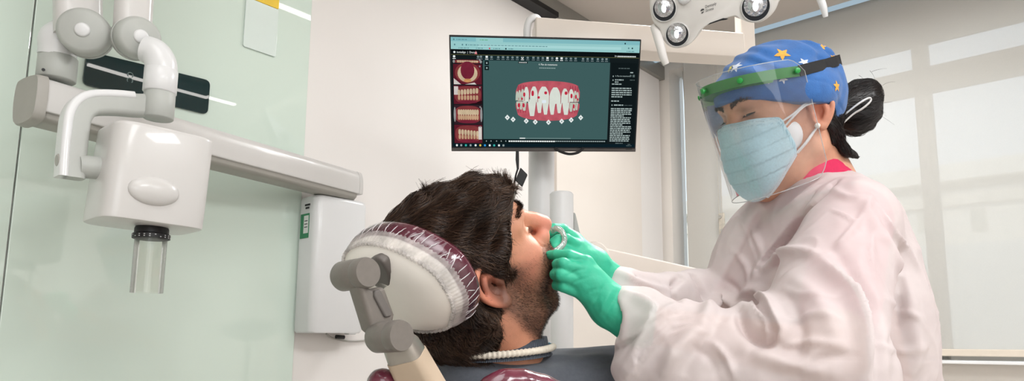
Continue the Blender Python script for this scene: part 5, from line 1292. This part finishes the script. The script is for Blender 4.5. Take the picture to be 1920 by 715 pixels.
G().loft([[shelf(t, 0, 0), shelf(t, 1, 0), shelf(t, 1, 1), shelf(t, 0, 1)] for t in TSs]).build('brow_shelf', M['gplast'], fs, sharp=40)
M['visor'] = clearfilm('visor film', (252, 253, 253), .012, .02, .03)
def vis(t, u): f, l = arc(t, .014, .1215, .0895); return DT.w(A(f - .012 * np.clip((.05 - u) / .16, 0, 1) * abs(math.cos(t)), u, l))
NU = 16; TV = np.linspace(-math.radians(90), math.radians(90), 49); gv = G()
def urange(t):
    e_ = abs(t) / math.radians(90); rd = .020 * max(0, (e_ - .86) / .14) ** 2
    return uarc(t) + .019 - rd, -.112 + .012 * e_ ** 2 + rd
gv.loft([[vis(t, urange(t)[0] + (urange(t)[1] - urange(t)[0]) * k / NU) for k in range(NU + 1)] for t in TV], closed=False, caps=(False, False))
gv.build('visor', M['visor'], fs, sharp=None)
ge = G(); edge = [vis(t, urange(t)[1]) for t in TV]; 
ge.tube(edge, .0007, 6); ge.tube([vis(t, urange(t)[0]) for t in TV], .0006, 6)
for tt in (TV[0], TV[-1]): ge.tube([vis(tt, urange(tt)[0] + (urange(tt)[1] - urange(tt)[0]) * k / 12) for k in range(13)], .0007, 6)
ge.build('visor_edge', clearfilm('visor rim', (225, 230, 232), .12, .1, .3), fs)
for t in (math.radians(0), math.radians(40), math.radians(-40), math.radians(83), math.radians(-83)):
    f, l = arc(t, .014, .124, .092); n_ = unit(DT.d(A(math.cos(t), 0, math.sin(t)))); c_ = DT.w(A(f, uarc(t), l))
    G().lathe([(.0022, -.004), (.0022, .0), (.0046, .0005), (.0042, .003), (.001, .0042)], c_, n_, 16).build('fixing_peg', mat('peg', (40, 150, 66), .3), fs)
st_ = []
for t in np.linspace(math.radians(88), math.radians(272), 40):
    d = DT.d(A(math.cos(t), 0, math.sin(t))); b_ = DT.w(A(-.002, .064 + .010 * (1 - abs(math.sin(t))), 0)); h = CB.ray_cast(Vector(b_ + d * .25), Vector(-d)); p_ = np.array(h[0]) + d * .0035 if h[0] is not None else b_ + d * .1
    if abs(math.sin(t)) > .9: f, l = arc(math.pi / 2, .014, .118, .086); 
    st_.append(p_)
f, l = arc(math.radians(86), .014, .122, .0885); f2, l2 = arc(math.radians(-86), .014, .122, .0885)
st_ = [DT.w(A(f, .064, l))] + st_ + [DT.w(A(f2, .064, l2))]
U_ = DT.R[:, 1]; g = G(); rings = []
for i, p_ in enumerate(st_):
    tn = unit(st_[min(i + 1, len(st_) - 1)] - st_[max(i - 1, 0)]); n_ = unit(np.cross(tn, U_)); rings.append([p_ + U_ * a_ * .0085 + n_ * b_ * .0009 for a_, b_ in ((-1, -1), (1, -1), (1, 1), (-1, 1))])
g.loft(rings).build('elastic_strap', mat('black elastic', (26, 25, 27), .7, var=.15, vscale=300, bump=.3, bscale=900), fs, sharp=40)

# ------------------------------------------------------------------ scrub top and its collar
M['scrub'] = mat('crimson scrub', (206, 34, 84), .8, var=.06, vscale=120, bump=.2, bscale=900)
vb = Vol((.06, .74, .80), (.66, 1.46, 1.36), .006)
vb.cap(P(1540, 450, 1.14), P(1575, 760, 1.14), .084, .115, .05); vb.cap(S1 - ZUP * .01, S2 - ZUP * .01, .046, .046, .06); vb.cap(S1, S1 * .35 + E1 * .65, .052, .052, .03); vb.cap(S2, S2 * .4 + E2 * .6, .044, .042, .03)
V, Q = vb.nets(); V = relax(V, Q, 3); mesh_np('scrub_top', V, Q, M['scrub'], den)
def cring(c, ra, rb, dz, n=48, axf=unit(A(-.93, -.26, 0))):
    ay = np.cross(ZUP, axf); return [c + axf * ra * math.cos(2 * math.pi * j / n) + ay * rb * math.sin(2 * math.pi * j / n) - ZUP * dz * math.cos(2 * math.pi * j / n) for j in range(n)]
cc0, cc1 = P(1508, 366, 1.12), P(1496, 316, 1.12)
G().loft([cring(cc0 + A(.012, 0, 0), .074, .078, .024), cring((cc0 + cc1) / 2, .078, .071, .028), cring(cc1, .074, .066, .026), cring(cc1 - ZUP * .003, .070, .062, .026), cring(cc0, .062, .058, .03)], 0, (False, False)).build('scrub_collar', M['scrub'], den, sharp=60)
# ------------------------------------------------------------------ gown
v = Vol((.05, .68, .56), (.72, 1.50, 1.40), .0038)
v.chain([P(1565, 740, 1.12), A(.455, 1.13, .85), A(.46, 1.15, .60)], [.118, .135, .165], .03)
v.cap(P(1530, 440, 1.13), P(1565, 740, 1.12), .105, .155, .06)
v.cap(S1, S2, .060, .066, .06); v.ell(P(1575, 405, 1.08), (.075, .08, .045), .05)
v.ell(P(1440, 510, 1.20), (.10, .10, .12), .06); v.ell(P(1420, 600, 1.22), (.10, .10, .10), .06)
v.ell(P(1628, 560, 1.07), (.074, .11, .12), .06); v.ell(P(1632, 650, 1.06), (.072, .11, .10), .05)
v.chain([S1 + A(0, 0, -.005), P(1565, 520, .925), P(1535, 660, .865)], [.066, .071, .084], .012)
v.chain([P(1550, 690, .865), P(1420, 690, .885), P(1300, 662, .905), P(1205, 606, .922)], [.085, .074, .060, .043], .014)
v.chain([P(1290, 690, .895), P(1195, 690, .905)], [.05, .034], .03)
v.cap(P(1192, 601, .922), P(1165, 592, .924), .044, .040, .01)
v.chain([S2, P(1345, 600, 1.25), P(1290, 575, 1.17)], [.06, .055, .05], .03); v.chain([P(1300, 555, 1.19), P(1215, 557, 1.08), P(1150, 533, 1.02)], [.045, .034, .028], .02); v.chain([P(1220, 590, 1.06), P(1150, 575, 1.01)], [.034, .026], .02)
v.cap(P(1120, 588, .926), P(1212, 608, .92), .0365, .030, .012, -1); v.cap(P(1110, 515, 1.01), P(1165, 540, 1.03), .0235, .022, .006, -1)
ad1 = unit(P(1165, 592, .924) - P(1290, 637, .905)); v.f = np.maximum(v.f, 0 * v.f + 0) if False else v.f
v.cap(P(1506, 300, 1.12), P(1532, 380, 1.12), .086, .068, .008, -1)
V, Q = v.nets(); V = relax(V, Q, 3)
nr = normals(V, Q); 
if ((V - V.mean(0)) * nr).sum() < 0: nr = -nr; Q = Q[:, ::-1]
GB = bvh(V, Q)
FOLDS = [
 ([(1493, 410), (1508, 388), (1527, 362)], -.005, .004, 0), ([(1447, 476), (1478, 472), (1512, 474)], .004, .004, 1),
 ([(1152, 652), (1190, 632), (1226, 606), (1272, 586)], .009, .010, -1), ([(1170, 715), (1200, 680), (1235, 640), (1262, 612)], .006, .007, -1),
 ([(1250, 602), (1282, 598), (1312, 596)], .0025, .003, 0), ([(1246, 618), (1275, 612), (1302, 610)], .0025, .003, 0), ([(1250, 632), (1290, 624), (1330, 626)], .0025, .004, 0),
 ([(1637, 374), (1668, 420), (1695, 460), (1724, 510), (1746, 560)], .005, .006, 1), ([(1690, 510), (1688, 580), (1670, 650)], -.003, .007, 0),
 ([(1385, 574), (1402, 570), (1422, 590), (1438, 604), (1441, 628)], .006, .005, 1), ([(1330, 640), (1360, 668), (1376, 706)], .004, .006, 0), ([(1300, 650), (1330, 672), (1345, 712)], -.003, .006, 0),
 ([(1470, 540), (1500, 556), (1540, 560), (1580, 556)], .003, .006, 0), ([(1470, 600), (1520, 590), (1570, 600)], .003, .006, 0), ([(1460, 650), (1520, 640), (1580, 650)], .003, .006, 0), ([(1500, 700), (1540, 672), (1600, 668)], -.003, .006, 0),
 ([(1560, 395), (1590, 410), (1610, 430)], .003, .004, 0), ([(1640, 420), (1630, 470), (1640, 520)], .003, .006, 0), ([(1660, 560), (1700, 590), (1730, 600)], .003, .006, 0), ([(1650, 640), (1690, 660), (1735, 650)], .003, .006, 0),
 ([(1400, 420), (1420, 450), (1430, 480)], .003, .007, 0), ([(1370, 470), (1400, 500), (1405, 540)], .003, .007, 0), ([(1350, 520), (1380, 540), (1392, 560)], -.003, .006, 0), ([(1540, 345), (1500, 372), (1460, 400)], .003, .006, 0),  # (points in the picture, height, half width, one-sided step)
 ([(1424, 508), (1440, 480), (1462, 455), (1485, 425), (1508, 398), (1535, 366), (1560, 342)], -.012, .0085, 1),
 ([(1540, 486), (1570, 520), (1600, 556), (1616, 600), (1626, 650), (1628, 714)], .013, .010, 1),
 ([(1566, 470), (1600, 515), (1632, 560), (1648, 620), (1652, 712)], -.010, .013, 0),
 ([(1384, 580), (1392, 602), (1410, 625), (1437, 638), (1452, 622)], -.016, .010, 0),
 ([(1318, 610), (1335, 575), (1355, 563), (1378, 572), (1400, 588)], .012, .013, 0),
 ([(1392, 556), (1425, 545), (1450, 580), (1462, 618), (1440, 648)], .012, .010, 0),
 ([(1636, 362), (1618, 402), (1590, 440), (1562, 468), (1541, 486)], .004, .005, 0),
 ([(1420, 514), (1460, 480), (1505, 474), (1541, 486)], .008, .010, 0),
 ([(1186, 552), (1212, 566), (1226, 590), (1210, 640), (1176, 690)], .009, .009, 1),
 ([(1282, 574), (1255, 590), (1232, 620), (1205, 655), (1190, 700)], .007, .012, 1),
 ([(1320, 618), (1290, 640), (1262, 670), (1240, 712)], .008, .014, 0),
 ([(1345, 600), (1300, 665), (1280, 712)], -.006, .012, 0),
 ([(1600, 345), (1640, 420), (1690, 520), (1730, 640)], .006, .016, 0),
 ([(1560, 352), (1590, 372), (1622, 372)], .004, .008, 0),
 ([(1680, 450), (1690, 560), (1680, 700)], -.005, .018, 0),
 ([(1480, 430), (1430, 500), (1400, 560)], .004, .014, 0),
 ([(1430, 400), (1380, 470), (1340, 545)], -.004, .014, 0),
 ([(1300, 515), (1318, 545), (1322, 562)], -.012, .008, 0), ([(1275, 520), (1262, 540), (1270, 572)], -.010, .007, 0), ([(1150, 505), (1190, 530), (1250, 545)], .005, .007, 0),
 ([(1480, 520), (1530, 560), (1570, 640)], .005, .014, 0), ([(1400, 660), (1470, 680), (1560, 700)], .006, .012, 0), ([(1330, 700), (1420, 650), (1500, 660)], -.005, .012, 0),
 ([(1480, 560), (1500, 620), (1490, 690)], -.006, .012, 0), ([(1700, 600), (1720, 660), (1700, 712)], .006, .014, 0)]
for pts_, h_, w_, one in FOLDS:
    q = [cast(GB, u, v_)[0] for u, v_ in spline([A(*p) for p in pts_], 3)]; q = [p for p in q if p is not None]
    if len(q) < 3: continue
    d, par = polydist(V, q); e_ = np.sin(np.pi * np.clip(par, .06, .94)) ** .6; w2 = np.full(len(V), w_)
    if one:
        qa = np.array(q); k_ = np.clip((par * (len(q) - 1)).astype(int), 0, len(q) - 2); tn = qa[k_ + 1] - qa[k_]; sd = (np.cross(tn, nr) * (V - qa[k_])).sum(1) * one
        w2 = np.where(sd > 0, w_ * 1.5, w_ * .45)
    V = V + nr * (1.5 * h_ * np.exp(-(d / (.8 * w2)) ** 2) * e_)[:, None]
rg = (1 - np.abs(np.clip(vnoise(V, 26, 51), -1, 1))) ** 4 * np.clip(.5 + vnoise(V, 13, 52), 0, 1); rg2 = (1 - np.abs(np.clip(vnoise(V, 60, 53), -1, 1))) ** 3 * np.clip(.3 + vnoise(V, 18, 54), 0, 1)
V = V + nr * (.0055 * rg + .0022 * rg2)[:, None]
cr = vnoise(V, 42, 31) * vnoise(V, 24, 32)
V = V + nr * (.0022 * cr + .0012 * vnoise(V, 95, 33) * np.clip(vnoise(V, 20, 34), 0, 1))[:, None]
M['gown'] = mixed('pale gown fabric', (226, 215, 214), .76, .75, var=.02, vscale=60, translucent=.1, bump=.6, bscale=24)
for nd in M['gown'].node_tree.nodes:
    if nd.type == 'BUMP': nd.inputs['Distance'].default_value = .007; nd.inputs['Height'].links[0].from_node.noise_type = 'RIDGED_MULTIFRACTAL'; nd.inputs['Height'].links[0].from_node.inputs['Detail'].default_value = 3
gown = mesh_np('gown', V, Q, M['gown'], den)
vt = Vol((.25, .95, .02), (.70, 1.36, .80), .006)
for y_ in (1.06, 1.23): vt.chain([A(.47, y_, .74), A(.46, y_, .42), A(.49, y_, .06)], [.085, .062, .052], .03)
V, Q = vt.nets(); V = relax(V, Q, 2); mesh_np('scrub_trousers', V, Q, M['scrub'], den)
for y_ in (1.06, 1.23):
    vt = Vol((.28, y_ - .08, -.01), (.60, y_ + .08, .14), .004); vt.cap(A(.50, y_, .045), A(.36, y_, .032), .042, .034, .02); vt.ell(A(.49, y_, .07), (.05, .042, .04), .02); vt.cut(A(.4, y_, .003), A(0, 0, -1), .003)
    V, Q = vt.nets(); V = relax(V, Q, 2); mesh_np('shoe', V, Q, mat('white clog', (226, 226, 224), .5), den)
# ------------------------------------------------------------------ gloved hands
M['glove'] = mat('green nitrile glove', (52, 178, 142), .5, var=.06, vscale=70, bump=.35, bscale=120, spec=.45, sss=.06)
def hand(name, wrist, cuff, mcps, fingers, thumb, rp=.024, creases=()):
    pts_ = [p for f_ in fingers for p, _ in f_] + [cuff[0], wrist[0]] + [p for p, _ in thumb]; lo, hi = np.min(pts_, 0) - .05, np.max(pts_, 0) + .05
    v = Vol(lo, hi, .0016); v.cap(cuff[0], wrist[0], cuff[1], wrist[1], .01)
    for (p, r_) in mcps: v.cap(wrist[0] * .85 + p * .15, p, rp, r_, .012)
    for i in range(len(mcps) - 1): v.cap(mcps[i][0], mcps[i + 1][0], mcps[i][1] * .85, mcps[i + 1][1] * .85, .006)
    for f_ in fingers: 
        for (a_, ra), (b_, rb) in zip(f_[:-1], f_[1:]): v.cap(a_, b_, ra, rb, .0016)
    for (a_, ra), (b_, rb) in zip(thumb[:-1], thumb[1:]): v.cap(a_, b_, ra, rb, .006)
    V, Q = v.nets(); V = relax(V, Q, 2, .45); nr = normals(V, Q)
    if ((V - V.mean(0)) * nr).sum() < 0: nr = -nr; Q = Q[:, ::-1]
    B = bvh(V, Q)
    for c_, h_, w_ in creases:
        q = [cast(B, u, v_)[0] for u, v_ in spline([A(*p) for p in c_], 4)]; q = [p for p in q if p is not None]
        if len(q) > 2: d, par = polydist(V, q); V = V + nr * (h_ * np.exp(-(d / w_) ** 2) * np.sin(np.pi * np.clip(par, .05, .95)))[:, None]
    V = V + nr * (.0004 * vnoise(V, 220, 3))[:, None]
    return mesh_np(name, V, Q, M['glove'], den)
mA = [(P(1098, 494, .905), .0110), (P(1092, 510, .898), .0112), (P(1088, 530, .900), .0110), (P(1092, 548, .908), .0105)]
fA = [[mA[0], (P(1068, 480, .900), .0080), (P(1044, 478, .912), .0074), (P(1030, 479, .922), .0064)],
      [mA[1], (P(1056, 495, .888), .0084), (P(1045, 497, .900), .0076), (P(1046, 496, .93), .0066)],
      [mA[2], (P(1052, 516, .888), .0086), (P(1041, 515, .902), .0078), (P(1046, 512, .932), .0068)],
      [mA[3], (P(1056, 537, .896), .0082), (P(1045, 535, .908), .0076), (P(1050, 530, .934), .0064)]]
hand('glove', (P(1150, 580, .924), .0285), (P(1198, 606, .922), .034), mA, fA, [(P(1115, 540, .935), .016), (P(1080, 512, .95), .0112), (P(1048, 492, .952), .0085)], .0235,
     [([(1138, 528), (1122, 556), (1108, 584)], -.0022, .003), ([(1150, 538), (1134, 566), (1122, 592)], .0025, .0035), ([(1160, 545), (1145, 575), (1132, 600)], -.002, .003), ([(1062, 498), (1085, 486), (1105, 490)], -.0012, .002), ([(1058, 520), (1082, 508), (1100, 504)], -.0012, .002), ([(1060, 540), (1085, 526), (1105, 520)], -.001, .002), ([(1175, 556), (1165, 585), (1160, 615)], .0018, .003), ([(1092, 560), (1110, 545), (1140, 540)], -.001, .003)])
mB = [(P(1076, 450, .992), .0122), (P(1084, 466, .985), .0125), (P(1090, 480, .985), .0122), (P(1096, 492, .99), .0112)]
fB = [[mB[0], (P(1056, 430, .985), .0082), (P(1038, 429, .976), .0076), (P(1029, 438, .968), .0066)],
      [mB[1], (P(1062, 449, .962), .0082), (P(1046, 450, .958), .0076), (P(1034, 456, .958), .0066)],
      [mB[2], (P(1050, 436, 1.012), .010), (P(1034, 430, 1.008), .0088), (P(1024, 436, .998), .0076)],
      [mB[3], (P(1064, 446, 1.02), .0095), (P(1046, 440, 1.02), .0084), (P(1034, 444, 1.012), .0072)]]
hand('glove', (P(1112, 500, 1.01), .025), (P(1146, 528, 1.022), .027), mB, fB, [(P(1094, 488, .985), .014), (P(1062, 477, .962), .0105), (P(1040, 464, .952), .0085)], .022,
     [([(1120, 488), (1114, 505), (1118, 520)], -.002, .003)])
# clear aligner held at the patient's lips
al = thing('clear_aligner', 'small clear dental tray pinched between green gloved fingers at the open mouth', 'dental aligner', P(1048, 455, .955))
arc_ = spline([P(1034, 436, .966), P(1043, 430, .957), P(1053, 434, .952), (P(1059, 446, .95)), P(1057, 459, .948), P(1048, 468, .945), P(1038, 474, .945)], 4)
M['clear'] = clearfilm('clear tray', (240, 246, 244), .25, .06, .22)
v = Vol(np.min(arc_, 0) - .02, np.max(arc_, 0) + .02, .0011)
v.chain(arc_, .0028, .002)
for i in range(0, len(arc_), 2): v.ell(arc_[i] + A(-.001, 0, .0015), (.0034, .0036, .0042), .002)
V, Q = v.nets(); mesh_np('tray', relax(V, Q, 1), Q, M['clear'], al)
# operator stool: a sliver of its backrest shows behind the gown
sl = thing('operator_stool', 'dark grey stool back barely visible behind the pale gown', 'stool', A(1.0, 1.5, 0))
M['stool'] = mat('dark grey vinyl', (70, 70, 72), .5, var=.08, vscale=80)
sb = P(1689, 598, 1.50); sx0 = float(sb[0]) + .20
v = Vol(sb - A(.08, .16, .10), sb + A(.08, .16, .10), .006); v.ell(sb, (.035, .13, .055), .02); V, Q = v.nets()
mesh_np('backrest', relax(V, Q, 2), Q, M['stool'], sl)
G().tube([sb + A(.01, 0, -.02), sb + A(-.01, 0, -.2), A(sb[0] + .02, 1.5, .70), A(sx0 - .08, 1.5, .66)], .012, 12, sub=5).build('back_stem', M['alu'], sl)
G().lathe([(.16, 0), (.185, .01), (.19, .04), (.175, .065), (.1, .075), (.001, .077)], A(sx0, 1.5, .66), ZUP, 48).build('seat', M['stool'], sl)
G().cyl(A(sx0, 1.5, .1), A(sx0, 1.5, .66), .022).build('gas_column', M['alu'], sl)
for k in range(5):
    a = 2 * math.pi * k / 5 + .3; e_ = A(sx0 + .24 * math.cos(a), 1.5 + .24 * math.sin(a), .06)
    lg = G().tube([A(sx0, 1.5, .12), e_], [.018, .012], 12).build('leg', M['alu'], sl)
    G().lathe([(.022, -.012), (.025, -.008), (.025, .008), (.022, .012)], A(e_[0], e_[1], .0255), A(-math.sin(a), math.cos(a), 0), 20).build('caster', M['black'], lg)
